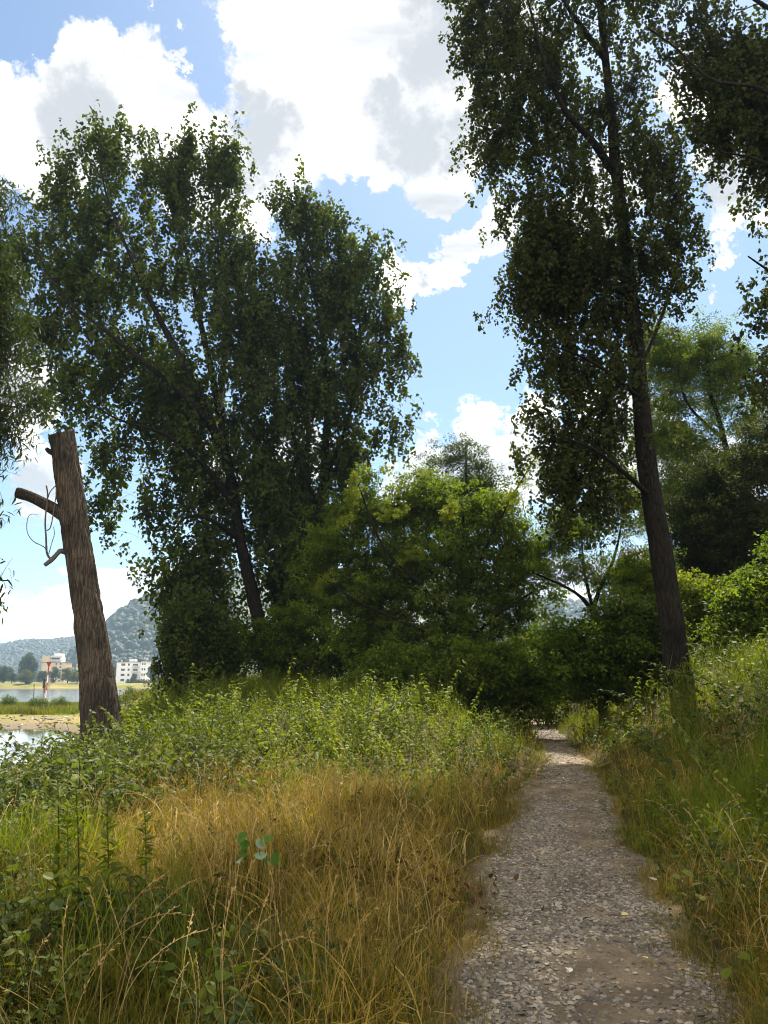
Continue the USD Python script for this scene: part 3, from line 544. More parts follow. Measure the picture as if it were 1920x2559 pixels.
# mistletoe balls
mis = [(1372, 205, RP - 1.3, .42, 'dark mistletoe ball on the left limb of the tall leaning poplar'), (1528, 262, RP - .5, .5, 'largest mistletoe ball at the stem of the tall leaning poplar'),
       (1583, 225, RP - .4, .34, 'mistletoe ball just right of the upper stem of the tall leaning poplar'), (1255, 25, RP - 1.3, .45, 'mistletoe ball at the top edge in the leaning poplar'),
       (768, 1335, POP - 1.0, .46, 'mistletoe ball low between the two left poplars'), (430, 985, POP - 1.8, .42, 'mistletoe ball inside the crown of the broadest poplar')]
mp = [clump('oval', .06, 60, .5, 600 + i) for i in range(3)]
for px, py, Yd, rad, lab in mis:
    p = at(px, py, Yd); t = thing('mistletoe', lab, 'mistletoe', p, group='mistletoe balls in the poplars')
    sticks = []
    rr = np.random.default_rng(int(px))
    for _ in range(40):
        d = unit(rr.normal(size=3)) * rad * rr.uniform(.7, 1); sticks.append(tube(np.array([d * 0, d * .5, d]), [.012, .008, .004], 3, cap=False))
    part(t, 'stems', join(sticks), M_bark_dark, kind='stuff')
    k = 26; q = rr.normal(size=(k, 3)); q *= (rad * .75 * rr.random(k) ** .4 / np.linalg.norm(q, axis=1))[:, None]
    scatter(t, 'leaves', [(m, M_mistle) for m in mp], q, euler_quat(rr.uniform(0, 6.28, k), rr.uniform(0, 1.5, k), rr.uniform(0, 6.28, k)), rr.uniform(.4, .7, k) * rad / .45, rr.integers(0, 3, k))

# dead trunk
DT = 16.0
tl = world_line([(262, 1900, 0, 108), (255, 1815, 0, 97), (243, 1700, 0, 84), (230, 1597, 0, 76), (210, 1470, 0, 70), (196, 1369, 0, 67), (180, 1255, 0, 67), (166, 1160, 0, 64), (155, 1087, 0, 63)], DT)
b0 = tl[0, :3].copy(); gz = float(ground_h(b0[0], b0[1])); b0[2] = min(gz, b0[2])
if gz < tl[0, 2]: tl = np.vstack([np.r_[tl[0, :2] + (tl[0, :2] - tl[1, :2]) * .3, gz - .2, tl[0, 3] * 1.1], tl])
dead = thing('dead_trunk', 'bare dead tree trunk with sawn top and a short sawn limb at the left', 'dead tree', b0)
ND, NS = 150, 72
sm = smooth_path(tl, ND)
v, f = tube(sm[:, :3] - b0, sm[:, 3], NS, rough=.07, seed=5, stretch=(2.2, 2.2, .3))
ax = np.zeros_like(v); ax[:-2] = np.repeat(sm[:, :3] - b0, NS, 0); ax[-2:] = v[-2:]
q = (v - ax) * np.array([9, 9, 0]) + v * np.array([0, 0, .8]) + 3
crack = np.clip(1 - np.abs(2 * meshkit.fbm(q, 3, 17) - 1) * 5, 0, 1)                 # long drying cracks
bark = sstep((meshkit.fbm((v - ax) * np.array([5, 5, 0]) + v * np.array([0, 0, 1.1]) + 9, 3, 23) - .5) / .05)   # plates of bark left on the wood
knot = np.zeros(len(v)); axn = np.linalg.norm(v - ax, axis=1)
for hz, an in ((1.6, -1.2), (2.7, -2.2), (3.4, -1.5), (4.5, -.9), (5.6, -1.9), (6.3, -1.3), (2.1, -.5)):
    c = sm[np.argmin(np.abs(sm[:, 2] - b0[2] - hz))]; p0 = c[:3] - b0 + np.array([math.cos(an), math.sin(an), 0]) * c[3]; dd = np.linalg.norm((v - p0) * [1, 1, .6], axis=1)
    knot += .035 * np.exp(-(dd / .09) ** 2) - .07 * np.exp(-(dd / .035) ** 2)
v2 = v + (v - ax) / np.maximum(axn, .05)[:, None] * (-.045 * crack + .016 * bark + knot)[:, None]
# a slightly slanting, splintered saw cut
top = np.arange(len(sm) * NS - NS, len(sm) * NS); rt = np.random.default_rng(3); a_ = np.linspace(0, 6.283, NS)
v2[top, 2] += .05 * np.sin(a_ + .6) + .05 * rt.random(NS) ** 3 - .10 * np.exp(-((a_ - 3.4) / .25) ** 2); v2[-1, 2] -= .04
part(dead, 'trunk', (v2, f), M_dead, smooth=True)
def dead_limb(rows, name='limb', m=M_dead, sides=16, rough=.08):
    l = world_line(rows, DT); s = smooth_path(l, 24); part(dead, name, tube(s[:, :3] - b0, s[:, 3], sides, rough=rough, seed=8), m, smooth=40)
dead_limb([(188, 1330, 0, 62), (172, 1296, -.1, 44), (145, 1278, -.1, 33), (110, 1258, -.1, 29), (75, 1241, -.1, 28), (47, 1232, -.1, 29), (44, 1231, -.1, 26)])
dead_limb([(150, 1150, 0, 40), (138, 1134, -.1, 20), (124, 1128, -.1, 14), (116, 1121, -.1, 9)], 'stub', sides=10)
dead_limb([(175, 1382, 0, 16), (152, 1377, -.15, 13), (145, 1382, -.2, 11), (130, 1398, -.25, 12), (111, 1413, -.3, 10)], 'broken_branch', m=M_twig, sides=10)
for rows in ([(126, 1398, -.27, 6), (117, 1380, -.3, 6), (115, 1340, -.3, 5), (113, 1300, -.3, 4.5), (119, 1240, -.3, 4), (116, 1214, -.3, 4)],
             [(120, 1385, -.3, 3), (110, 1367, -.35, 2.5), (85, 1354, -.4, 2.5), (70, 1335, -.4, 2), (67, 1310, -.4, 2), (74, 1287, -.4, 1.5), (95, 1285, -.4, 1)],
             [(119, 1246, -.3, 3), (126, 1228, -.3, 3), (142, 1211, -.2, 3)], [(117, 1326, -.3, 3), (126, 1318, -.3, 3), (133, 1285, -.3, 3), (141, 1230, -.3, 2.5), (139, 1213, -.3, 2)],
             [(122, 1384, -.3, 2.5), (130, 1355, -.3, 2), (136, 1335, -.3, 2), (134, 1316, -.3, 1.5)]):
    dead_limb(rows, 'dead_twig', m=M_twig, sides=6, rough=0)

# ------------------------------------------------------------------ hills and far bank
def hill(name, profile, Yr, Yf, Yb, label):
    px, py = np.array(profile, float).T
    xs = np.array([at(a, b, Yr)[0] for a, b in profile]); hs = np.array([at(a, b, Yr)[2] for a, b in profile])
    X, Y = np.meshgrid(np.linspace(xs[0], xs[-1], 150), np.linspace(Yf, Yb, 60))
    prof = np.interp(X / Y * Yr, xs, hs)
    k = sstep((Y - Yf) / (Yr - Yf)) * (1 - .25 * sstep((Y - Yr) / (Yb - Yr)))
    Z = -2 + (prof + 2) * k + 10 * (meshkit.fbm(np.stack([X * .006, Y * .006, 0 * X], -1), 3, 6) - .5) * k
    mark(part(None, name, grid(X, Y, Z), plain(name + '_floor', (.045, .06, .022), scale=.02), smooth=True), label, None, None, 'structure')
    return lambda x, y: -2 + (np.interp(x / y * Yr, xs, hs) + 2) * sstep((y - Yf) / (Yr - Yf)) * (1 - .25 * sstep((y - Yr) / (Yb - Yr))) + 10 * (meshkit.fbm(np.stack([x * .006, y * .006, 0 * x], -1), 3, 6) - .5) * sstep((y - Yf) / (Yr - Yf))
h1 = hill('wooded_hill', [(-700, 1720), (-300, 1720), (0, 1715), (120, 1695), (190, 1640), (262, 1572), (300, 1540), (350, 1508), (420, 1482), (500, 1450), (600, 1430), (900, 1440), (1200, 1470), (1340, 1506), (1450, 1516), (1600, 1490), (1900, 1470), (2400, 1470)], 1250, 780, 2000, 'steep wooded hill across the river, hazy')
h2 = hill('distant_ridge', [(-900, 1590), (-300, 1600), (0, 1617), (60, 1608), (130, 1608), (190, 1600), (260, 1590), (400, 1570), (900, 1560), (2400, 1560)], 2100, 1300, 2900, 'low blue wooded ridge in the far distance at the left')
def hill_tree(seed):
    r = np.random.default_rng(seed); out = []
    for _ in range(6):
        m = trimesh.creation.icosphere(1, r.uniform(.32, .5)); v = np.array(m.vertices); v *= 1 + .5 * (meshkit.noise(v * 4 + seed, seed) - .5)[:, None]
        out.append((v * [1, 1, .9] + [r.normal(0, .3), r.normal(0, .3), r.uniform(.35, .9)], np.array(m.faces)))
    for _ in range(14):
        p = r.normal(size=3); p *= .6 * r.random() ** .25 / np.linalg.norm(p); v, f = leaf('round', r.uniform(.16, .34), r)
        out.append((turn(v, r.uniform(0, 6.28), r.normal(.2, .5), r.normal(0, .7)) + p * [1, 1, .85] + [0, 0, .6], f))
    return join(out)
hp = [(hill_tree(i), M_hill) for i in range(6)]
def forest(h, rx, ry, n, size, label, seed, cond=None):
    r = np.random.default_rng(seed); y = r.uniform(*ry, n); x = r.uniform(rx[0], rx[1], n) * y; z = h(x, y); k = z > 1.0
    if cond is not None: k &= cond(x, y)
    x, y, z = x[k], y[k], z[k]; n = len(x); s = r.uniform(*size, n)
    scatter(None, 'forest', hp, np.stack([x, y, z - s * .5], 1), euler_quat(r.uniform(0, 6.28, n), np.zeros(n), np.zeros(n)), s, r.integers(0, 6, n), label=label, cat='forest')
forest(h1, (-.55, -.2), (800, 1320), 11000, (7, 14), 'hazy mixed woodland covering the steep hill behind the river', 1)
forest(h1, (.12, .6), (800, 1320), 3600, (6, 14), 'hazy woodland on the hill glimpsed through the gap over the path', 3)
forest(h2, (-.56, -.3), (1500, 2200), 5200, (7, 16), 'blue hazy woodland along the distant ridge', 2)

def simple_tree(name, label, px, py, wpx, hpx, Y, m, seed, group=None):
    r = np.random.default_rng(seed); p = at(px, 1712, Y); gz = float(ground_h(p[0], p[1], False)); W, H = wpx * Y / 1920, (at(px, py - hpx, Y)[2] - gz)
    t = thing(name, label, 'tree' if name != 'far_shrub' else 'shrub', (p[0], Y, gz), group=group or 'trees on the far river bank')
    part(t, 'trunk', tube(np.array([[0, 0, -.3], [.1, 0, H * .3], [0, .1, H * .75]]), [W * .04, W * .03, W * .01], 6), M_bark_dark)
    n = int(40 + W * H * .9); q = r.normal(size=(n, 3)); q *= (r.random(n) ** .35 / np.linalg.norm(q, axis=1))[:, None]
    q = q * [W * .46, W * .46, H * .45] + [0, 0, H * .52]; q[:, :2] *= (1 - .35 * np.clip((q[:, 2] / H - .4), 0, 1))[:, None]
    k = meshkit.fbm(q * .4 + seed, 2, seed) > .4; q = q[k]; n = len(q)
    scatter(t, 'crown', [(c, m) for c in PROTO['far']], q, euler_quat(r.uniform(0, 6.28, n), r.uniform(0, 1, n), r.uniform(0, 6.28, n)), r.uniform(.7, 1.2, n) * min(1.3, .35 + W / 16), r.integers(0, 4, n))
simple_tree('far_tree', 'round yellow green tree on the far river bank left of the signal mast', 64, 1712, 46, 40, 470, M_far_yellow, 1)
simple_tree('far_tree', 'tall dark tree left of the tan tower block across the river', 66, 1712, 48, 82, 560, M_far, 2)
simple_tree('far_tree', 'dark tree at the left picture edge on the far bank', 8, 1712, 44, 48, 500, M_far, 3)
simple_tree('far_tree', 'green tree in front of the tan tower block, right of the mast', 132, 1712, 34, 44, 480, M_far, 4)
simple_tree('far_tree', 'olive tree on the far bank between tower block and dead trunk', 168, 1712, 36, 46, 490, M_far_yellow, 5)
simple_tree('far_tree', 'bluish tree below the tan tower block beside the signal mast', 104, 1712, 30, 36, 510, M_far, 6)
simple_tree('far_tree', 'small green tree just left of the dead trunk on the far bank', 192, 1712, 30, 38, 475, M_far_yellow, 7)
simple_tree('far_tree', 'large rounded green tree rising behind the white flats', 340, 1712, 66, 68, 640, M_far, 8)
simple_tree('far_tree', 'dark tree right of the white flats across the river', 378, 1712, 30, 52, 505, M_far, 9)
simple_tree('far_tree', 'dark bush in front of the white flats', 333, 1712, 17, 28, 500, M_far, 10)
simple_tree('far_tree', 'light green tree between dead trunk and white flats', 286, 1712, 28, 56, 600, M_far_yellow, 11)
simple_tree('far_tree', 'broad pale tree on the lower hill slope right of the white flats', 440, 1712, 70, 96, 640, M_far_yellow, 12)
simple_tree('far_tree', 'dark tree on the far bank behind the poplar leaves', 470, 1712, 60, 60, 520, M_far, 13)
simple_tree('far_tree', 'low tree at the far bank near the left picture edge', 28, 1712, 30, 30, 480, M_far, 14)
hedge = None
r = np.random.default_rng(9); n = 90; hx = np.linspace(-160, -115, n); 
t = thing('hedge', 'long clipped green hedge in front of the white flats', 'hedge', (0, 0, 0))
part(t, 'branches', box(-160, -115, 489, 490, .8, 1.6), M_bark_dark)
scatter(t, 'leaves', [(c, M_far) for c in PROTO['far']], np.stack([hx, 489.5 + r.normal(0, .4, n), 1.9 + r.normal(0, .3, n)], 1), euler_quat(r.uniform(0, 6.28, n), r.uniform(0, 1, n), r.uniform(0, 6.28, n)), r.uniform(.6, .9, n), r.integers(0, 4, n))

M_white, M_tan, M_pink, M_pane, M_roofm, M_conc = plain('white_render', (.72, .71, .69), scale=.3, var=.06), plain('tan_render', (.5, .39, .27), scale=.3, var=.08), plain('pale_pink_render', (.55, .47, .42), scale=.3, var=.06), plain('dark_pane', (.03, .035, .045), rough=.15, spec=.6), plain('grey_roof', (.12, .11, .11)), plain('concrete', (.5, .49, .47))
def block(name, label, x0p, x1p, topp, Y, m, depth=14.0, rows=4, cols=(), balc=(), z0=.9):
    x0, x1, zt = at(x0p, 1700, Y)[0], at(x1p, 1700, Y)[0], at(x0p, topp, Y)[2]
    t = thing(name, label, 'building', ((x0 + x1) / 2, Y, z0), group='flats on the far river bank'); w = x1 - x0; H = zt - z0
    part(t, 'wall', box(-w / 2, w / 2, 0, depth, -.5, H), m); part(t, 'roof', box(-w / 2 - .25, w / 2 + .25, -.3, depth + .25, H + .003, H + .35), M_roofm)
    fh = H / rows
    for rr in range(rows):
        for c, ww in cols:
            cx = -w / 2 + c * w; zc = rr * fh + fh * .32
            fr = part(t, 'window', join([box(cx - ww / 2 - .1, cx + ww / 2 + .1, -.06, -.002, zc - .1, zc), box(cx - ww / 2 - .1, cx + ww / 2 + .1, -.06, -.002, zc + 1.5, zc + 1.6), box(cx - ww / 2 - .1, cx - ww / 2, -.06, -.002, zc, zc + 1.5), box(cx + ww / 2, cx + ww / 2 + .1, -.06, -.002, zc, zc + 1.5)]), M_white)
            part(fr, 'pane', box(cx - ww / 2, cx + ww / 2, -.03, -.003, zc, zc + 1.5), M_pane)
        for c, ww in balc:
            cx = -w / 2 + c * w; part(t, 'balcony', join([box(cx - ww / 2, cx + ww / 2, -1.5, -.002, rr * fh + .0, rr * fh + .2), box(cx - ww / 2, cx + ww / 2, -1.5, -1.4, rr * fh + .2, rr * fh + 1.1)]), M_conc)
            part(t, 'balcony_door', box(cx - ww / 2 + .3, cx + ww / 2 - .3, -.05, -.004, rr * fh + .25, rr * fh + 2.3), M_pane)
    return t, w, H
block_t = block('apartment_building', 'white four storey block of flats across the river right of the dead trunk', 289, 348, 1655, 530, M_white, rows=4, cols=[(.28, 2.6), (.52, 1.3)], balc=[(.8, 4.0)])
t, w, H = block_t
part(t, 'stairwell', box(-1, 3, 4, 9, H + .36, H + 2.2), M_white); part(t, 'chimney', box(-7, -6.2, 5, 6, H + .36, H + 1.6), M_conc); part(t, 'antenna', box(5, 5.12, 6, 6.12, H + .36, H + 3.0), M_roofm)
block('apartment_building', 'white end wing of the flats, narrower, right of the dark bush', 350, 364, 1653, 527, M_white, rows=4, cols=[(.3, .9), (.7, .9)], depth=10)
block('apartment_building', 'pale pinkish block half hidden behind the low poplar leaves', 414, 447, 1650, 545, M_pink, rows=4, cols=[(.2, 1.6), (.5, 1.6), (.8, 1.6)])
block('apartment_building', 'slice of tan house peeping out left of the dead trunk', 188, 225, 1660, 560, M_tan, rows=4, cols=[(.12, 1.5), (.4, 1.5)])
t, w, H = block('tower_block', 'tan stepped tower block with white roof terraces left of the dead trunk', 100, 160, 1656, 650, M_tan, rows=6, cols=[(.62, 1.6), (.8, 1.6)])
part(t, 'side_tower', box(-w / 2, -w / 2 + 6.6, .004, 11, H + .36, H + 5.2), M_tan, label='taller tan slab')
part(t, 'penthouse', box(-w / 2 + 6.7, w / 2 - 4.6, 1, 11, H + .36, H + 4.6), M_white); part(t, 'penthouse', box(-1.0, 4.8, 2, 10, H + 4.603, H + 7.6), M_white)
for zz in (1.5, 4.2): part(t, 'terrace', box(-w / 2 + 6.75, w / 2 - 3.0, -.8, .98, H + zz, H + zz + .9), M_conc)
part(t, 'terrace', box(-2.5, 5.6, .6, 1.9, H + 5.0, H + 5.8), M_conc); part(t, 'window', box(-w / 2 + 7.5, w / 2 - 5.5, .9, .997, H + 2.5, H + 4.0), M_pane)
for i, (px, py, Yh, lab) in enumerate([(58, 1612, 1980, 'tiny white house highest on the distant ridge'), (85, 1617, 1960, 'tiny white house on the ridge, right of the highest one'), (157, 1612, 1970, 'tiny white house on the ridge close to the dead trunk'), (108, 1607, 2060, 'tiny house with red roof on the ridge skyline')]):
    p = at(px, py, Yh); t = thing('ridge_house', lab, 'house', (p[0], Yh, p[2] - 9), group='tiny houses on the distant ridge'); part(t, 'wall', box(-6, 6, -5, 5, -10, 11), M_white)
    rv = np.array([[-6.6, -5.6, 11.01], [6.6, -5.6, 11.01], [6.6, 5.6, 11.01], [-6.6, 5.6, 11.01], [-6.6, 0, 16], [6.6, 0, 16]]); part(t, 'roof', (rv, np.array([[0, 1, 5], [0, 5, 4], [2, 3, 4], [2, 4, 5], [0, 4, 3], [1, 2, 5], [0, 2, 1], [0, 3, 2]])), M_roofm if i < 3 else plain('red_tiles', (.25, .08, .05)))

# river marks on the spit
M_red, M_wpaint, M_steel, M_black = plain('red_paint', (.26, .035, .025), scale=8), plain('white_paint', (.75, .74, .72), scale=8, var=.05), plain('grey_steel', (.16, .16, .17)), plain('black_board', (.03, .035, .06))
Ys = 140.0; p = at(114, 1750, Ys); gz = float(ground_h(p[0], Ys))
t = thing('river_mark', 'red and white banded signal mast with red cone on the spit', 'signal mast', (p[0], Ys, gz)); top = at(114, 1668, Ys)[2] - gz
cuts = np.linspace(-.4, top, 6)
for i in range(5):
    part(t, 'band', tube(np.array([[0, 0, cuts[i]], [0, 0, cuts[i + 1]]]), .09, 14), M_red if i % 2 == 0 else M_wpaint, smooth=40)
s = top; part(t, 'topmark', tube(np.array([[0, 0, s], [0, 0, s + .9], [0, 0, s + .95]]), [.04, .4, .38], 18), M_red, smooth=40)
part(t, 'ladder', join([box(.2, .24, -.02, .02, 0, top * .8), box(.42, .46, -.02, .02, 0, top * .8)] + [box(.24, .42, -.015, .015, z, z + .04) for z in np.arange(.3, top * .8, .35)]), M_steel)
part(t, 'board', box(-.42, -.2, -.05, .05, top * .28, top * .52), M_red)
p = at(107, 1750, Ys - 2); t = thing('river_post', 'grey post with tall dark board left of the banded mast', 'post', (p[0], Ys - 2, gz)); top2 = at(107, 1697, Ys - 2)[2] - gz
part(t, 'pole', tube(np.array([[0, 0, -.4], [0, 0, top2]]), .09, 10), M_steel, smooth=40); part(t, 'board', box(-.2, .2, -.17, -.1, top2 - 1.6, top2), M_black); part(t, 'bracket', box(-.15, .15, -.098, -.06, top2 - .9, top2 - .7), M_steel)
p = at(85, 1752, 110); gz = float(ground_h(p[0], 110)); t = thing('stake', 'thin leaning wooden stake on the spit left of the marks', 'stake', (p[0], 110, gz))
part(t, 'pole', tube(np.array([[0, 0, -.3], [-.08, 0, 1.0], [-.2, 0, at(82, 1711, 110)[2] - gz]]), [.05, .05, .04], 8), M_dead)
part(t, 'knob', tube(np.array([[-.2, 0, at(82, 1711, 110)[2] - gz], [-.2, 0, at(82, 1709, 110)[2] - gz]]), [.07, .05], 8), M_dead)

# a pale house behind the trees on the right
p = at(1690, 1480, 60); gz = 1.6
t = thing('white_house', 'pale house glimpsed behind the leaning trunk between the trees', 'house', (p[0], 60, gz))
part(t, 'wall', box(-2.6, 3.4, 0, 7, -.3, 8.2), M_white); rv = np.array([[-3, -.6, 8.21], [3.8, -.6, 8.21], [3.8, 7.6, 8.21], [-3, 7.6, 8.21], [-3, 3.5, 10.9], [3.8, 3.5, 10.9]])
part(t, 'roof', (rv, np.array([[0, 1, 5], [0, 5, 4], [2, 3, 4], [2, 4, 5], [0, 4, 3], [1, 2, 5], [0, 2, 1], [0, 3, 2]])), M_roofm)
for cx in (-1.4, .6, 2.3):
    for zc in (3.2, 6.0): fr = part(t, 'window', box(cx - .6, cx + .6, -.05, -.002, zc - .1, zc + 1.5), M_white); part(fr, 'pane', box(cx - .5, cx + .5, -.08, -.053, zc, zc + 1.4), M_pane)

# ------------------------------------------------------------------ ground plants
def blade(r, h, w, lean, seg=4, start=.03):
    a = r.uniform(0, 6.283); d = np.array([math.cos(a), math.sin(a), 0]); sd = np.array([-d[1], d[0], 0])
    u = np.linspace(0, 1, seg + 1); b = np.array([r.normal(0, start), r.normal(0, start), 0])
    ang = lean * u ** 1.3; st = h / seg
    x = np.r_[0, np.cumsum(np.sin((ang[1:] + ang[:-1]) / 2) * st)]; z = np.r_[0, np.cumsum(np.cos((ang[1:] + ang[:-1]) / 2) * st)]
    c = b + x[:, None] * d + z[:, None] * [0, 0, 1]; wd = w * (1 - u ** 2.2 * .92)
    v = np.empty((2 * seg + 2, 3)); v[0::2] = c - sd * wd[:, None] / 2; v[1::2] = c + sd * wd[:, None] / 2
    f = []
    for i in range(seg): f += [(2*i, 2*i+1, 2*i+3), (2*i, 2*i+3, 2*i+2)]
    return v, np.array(f)
def tuft(n, h, w, seed, lean=(.2, 1.3), spread=.07):
    r = np.random.default_rng(seed); return join([blade(r, h * r.uniform(.45, 1.1), w * r.uniform(.6, 1.3), r.uniform(*lean), start=spread) for _ in range(n)])
def stalk(h, seed, lean, head=True):
    r = np.random.default_rng(seed); n = 12; u = np.linspace(0, 1, n); ang = lean * u ** 1.8; st = h / (n - 1)
    x = np.r_[0, np.cumsum(np.sin(ang[1:]) * st)]; z = np.r_[0, np.cumsum(np.cos(ang[1:]) * st)]
    c = np.stack([x, .02 * np.sin(u * 5 + seed), z], 1); out = [tube(c, np.linspace(.0022, .0012, n), 3, cap=False)]
    if head:
        for k in range(22):
            i = r.integers(7, n - 1); p = c[i] + (c[min(i + 1, n - 1)] - c[i]) * r.random()
            v, f = leaf('willow', r.uniform(.012, .026), r); tdir = c[i + 1] - c[i]; out.append((turn(v * [1, 1.3, 1], r.normal(0, .5), -math.atan2(tdir[2], abs(tdir[0]) + 1e-6) + r.normal(0, .35), r.uniform(0, 3)) + p, f))
    else:
        for k in range(2):
            i = r.integers(2, 7); v, f = blade(r, .22, .004, 1.6, start=0); out.append((v + c[i], f))
    return join(out)
def leafy_stem(kind, h, size, seed, pairs=8, lean=.3):
    r = np.random.default_rng(seed); u = np.linspace(0, 1, 8); a = r.uniform(0, 6.28); d = np.array([math.cos(a), math.sin(a), 0])
    c = d * (lean * h * u ** 1.6)[:, None] + np.array([0, 0, 1]) * (h * (u - .25 * lean * u ** 2))[:, None]
    out = [tube(c, np.linspace(.005, .002, 8), 3, cap=False)]
    for k in range(pairs):
        q = (k + 1.5) / (pairs + .6); i = q * 7; j = min(int(i), 6); p = c[j] + (c[j + 1] - c[j]) * (i - j); y0 = r.uniform(0, 3.14)
        for s in (0, math.pi, ) if kind != 'bramble' else (0, 2.1, 4.2):
            v, f = leaf('oval', size * r.uniform(.75, 1.15) * (1.1 - .45 * q), r)
            out.append((turn(v, y0 + s + r.normal(0, .3), r.normal(.25, .3), r.normal(0, .3)) + p, f))
    return join(out)
GP = {
    'dry': [(tuft(22, .32, .0042, 700 + i, lean=(.4, 2.0), spread=.09), M_dry if i % 3 else M_olive) for i in range(6)] + [(tuft(20, .38, .0045, 710 + i, lean=(1.2, 3.0), spread=.12), M_dry) for i in range(6)] + [(tuft(18, .22, .007, 715 + i, lean=(.8, 3.2), spread=.1), M_olive) for i in range(2)]
         + [(tuft(9, .3, .009, 790 + i, lean=(1.0, 3.4), spread=.12), M_straw) for i in range(2)] + [(tuft(12, .34, .005, 795, lean=(.3, 1.8), spread=.1), M_grass), (leafy_stem('bramble', .26, .05, 796, pairs=5, lean=.6), M_herb)],
    'olive': [(tuft(28, .28, .0052, 720 + i, lean=(.3, 2.2)), M_olive) for i in range(5)],
    'green': [(tuft(26, .46, .007, 730 + i, lean=(.2, 1.5)), M_grass) for i in range(6)],
    'nettle': [(leafy_stem('nettle', .75 * (1 - .09 * i), .078 - .004 * i, 740 + i, pairs=12, lean=.3 + .12 * i), M_nettle) for i in range(6)] + [(leafy_stem('bramble', .5, .08, 780, pairs=7, lean=.7), M_nettle), (tuft(18, .5, .007, 781, lean=(.3, 1.6)), M_grass), (leafy_stem('bramble', .6, .07, 782, pairs=6, lean=.9), M_bramble)],
    'bramble': [(leafy_stem('bramble', .6, .085, 750 + i, pairs=6, lean=.9), M_bramble) for i in range(6)],
    'herb': [(leafy_stem('bramble', .3, .07, 760 + i, pairs=4, lean=.5), M_herb) for i in range(4)],
    'stalk': [(stalk(.7, 770 + i, l), M_straw) for i, l in enumerate((.5, .9, 1.3, 1.7, .35, 1.1))]}
anchors = {
 'green': [(700,1715),(820,1705),(950,1715),(1100,1730),(1200,1745),(620,1730),(1600,1690),(1750,1630),(1880,1590),(1800,1690),(1650,1650),(1900,1680),(1870,1780),(1900,1950),(1830,2000),(180,2060),(300,2300),(1850,1900),(1840,2540)],
 'nettle': [(1800,1930),(1880,2080),(1650,1740),(500,1760),(600,1790),(720,1790),(850,1800),(1000,1800),(1150,1800),(1230,1790),(650,1860),(900,1870),(560,1830),(1050,1860),(1180,1860),(430,1830)],
 'bramble': [(300,1870),(380,1860),(420,1900),(100,1910),(40,1930),(200,1900),(60,2000),(20,1890),(1650,1770),(1750,1800),(1830,1800),(1900,1800),(1700,1750),(1880,1760)],
 'herb': [(60,2150),(100,2250),(40,2350),(60,2500),(260,2350),(560,2450),(1750,2000),(1850,2150),(1700,2220),(1780,2260),(200,2200),(1800,2060)],
 'dry': [(500,1950),(620,1930),(760,1950),(900,1950),(1050,1940),(1160,1980),(1220,1930),(400,2000),(330,2050),(550,2050),(700,2060),(850,2060),(1000,2060),(1130,2080),(850,2200),(1000,2230),(950,2400),(1060,2420),(700,2250),(850,2500),(1020,2530),(560,2180),(1500,1780),(1430,1790),(1550,1850),(1500,1900),(1620,1930),(1700,1890),(1560,2000),(1890,2320),(1840,2420),(1910,2480),(1620,2030),(1680,1960),(1760,1900),(1500,1850),(1540,1950),(1590,2060),(1650,2160),(1720,2330),(1760,2450),(1830,2520),(1660,2100),(1880,2180),(1820,2300),(1730,2160)],
 'olive': [(1780,1850),(1720,1980),(1730,2080),(1650,1880),(150,2400),(220,2480),(200,2280),(120,2100),(330,2250),(420,2250),(500,2330),(650,2360),(420,2450),(350,2540),(600,2520),(1250,1850),(1290,1870),(1450,1830),(1640,1990),(1880,2230),(1790,2400),(1130,1900),(750,2420),(300,2150),(1350,1790),(1230,2000)]}
names = list(anchors); AP, AT = [], []
for ti, k in enumerate(names):
    for px, py in anchors[k]:
        p = on_ground(px, py, .3, 40); AP.append((p[0] / p[1] * 6, math.log(p[1]) * 4)); AT.append(ti)
AP, AT = np.array(AP), np.array(AT)
def zone(x, y):
    q = np.stack([x / np.maximum(y, 1) * 6, np.log(np.maximum(y, 1)) * 4], 1); z3 = np.stack([x * 1.1, y * 1.1, 0 * x], -1)
    q = q + np.stack([meshkit.fbm(z3, 3, 41) - .5, meshkit.fbm(z3, 3, 42) - .5], 1) * 2.2; d2 = ((q[:, None] - AP[None]) ** 2).sum(2); w = np.exp(-d2 / .3) + 1e-6 / (d2 + .1)
    W = np.stack([w[:, AT == i].sum(1) for i in range(len(names))], 1); return W / W.sum(1, keepdims=True)
r = np.random.default_rng(31)
bands = [(2.6, 4.2, 190, 1.0), (4.2, 7, 125, 1.0), (7, 11, 75, 1.15), (11, 17, 30, 1.4), (17, 26, 12, 1.8), (26, 38, 4, 2.4)]
pos, typ, scl = [], [], []
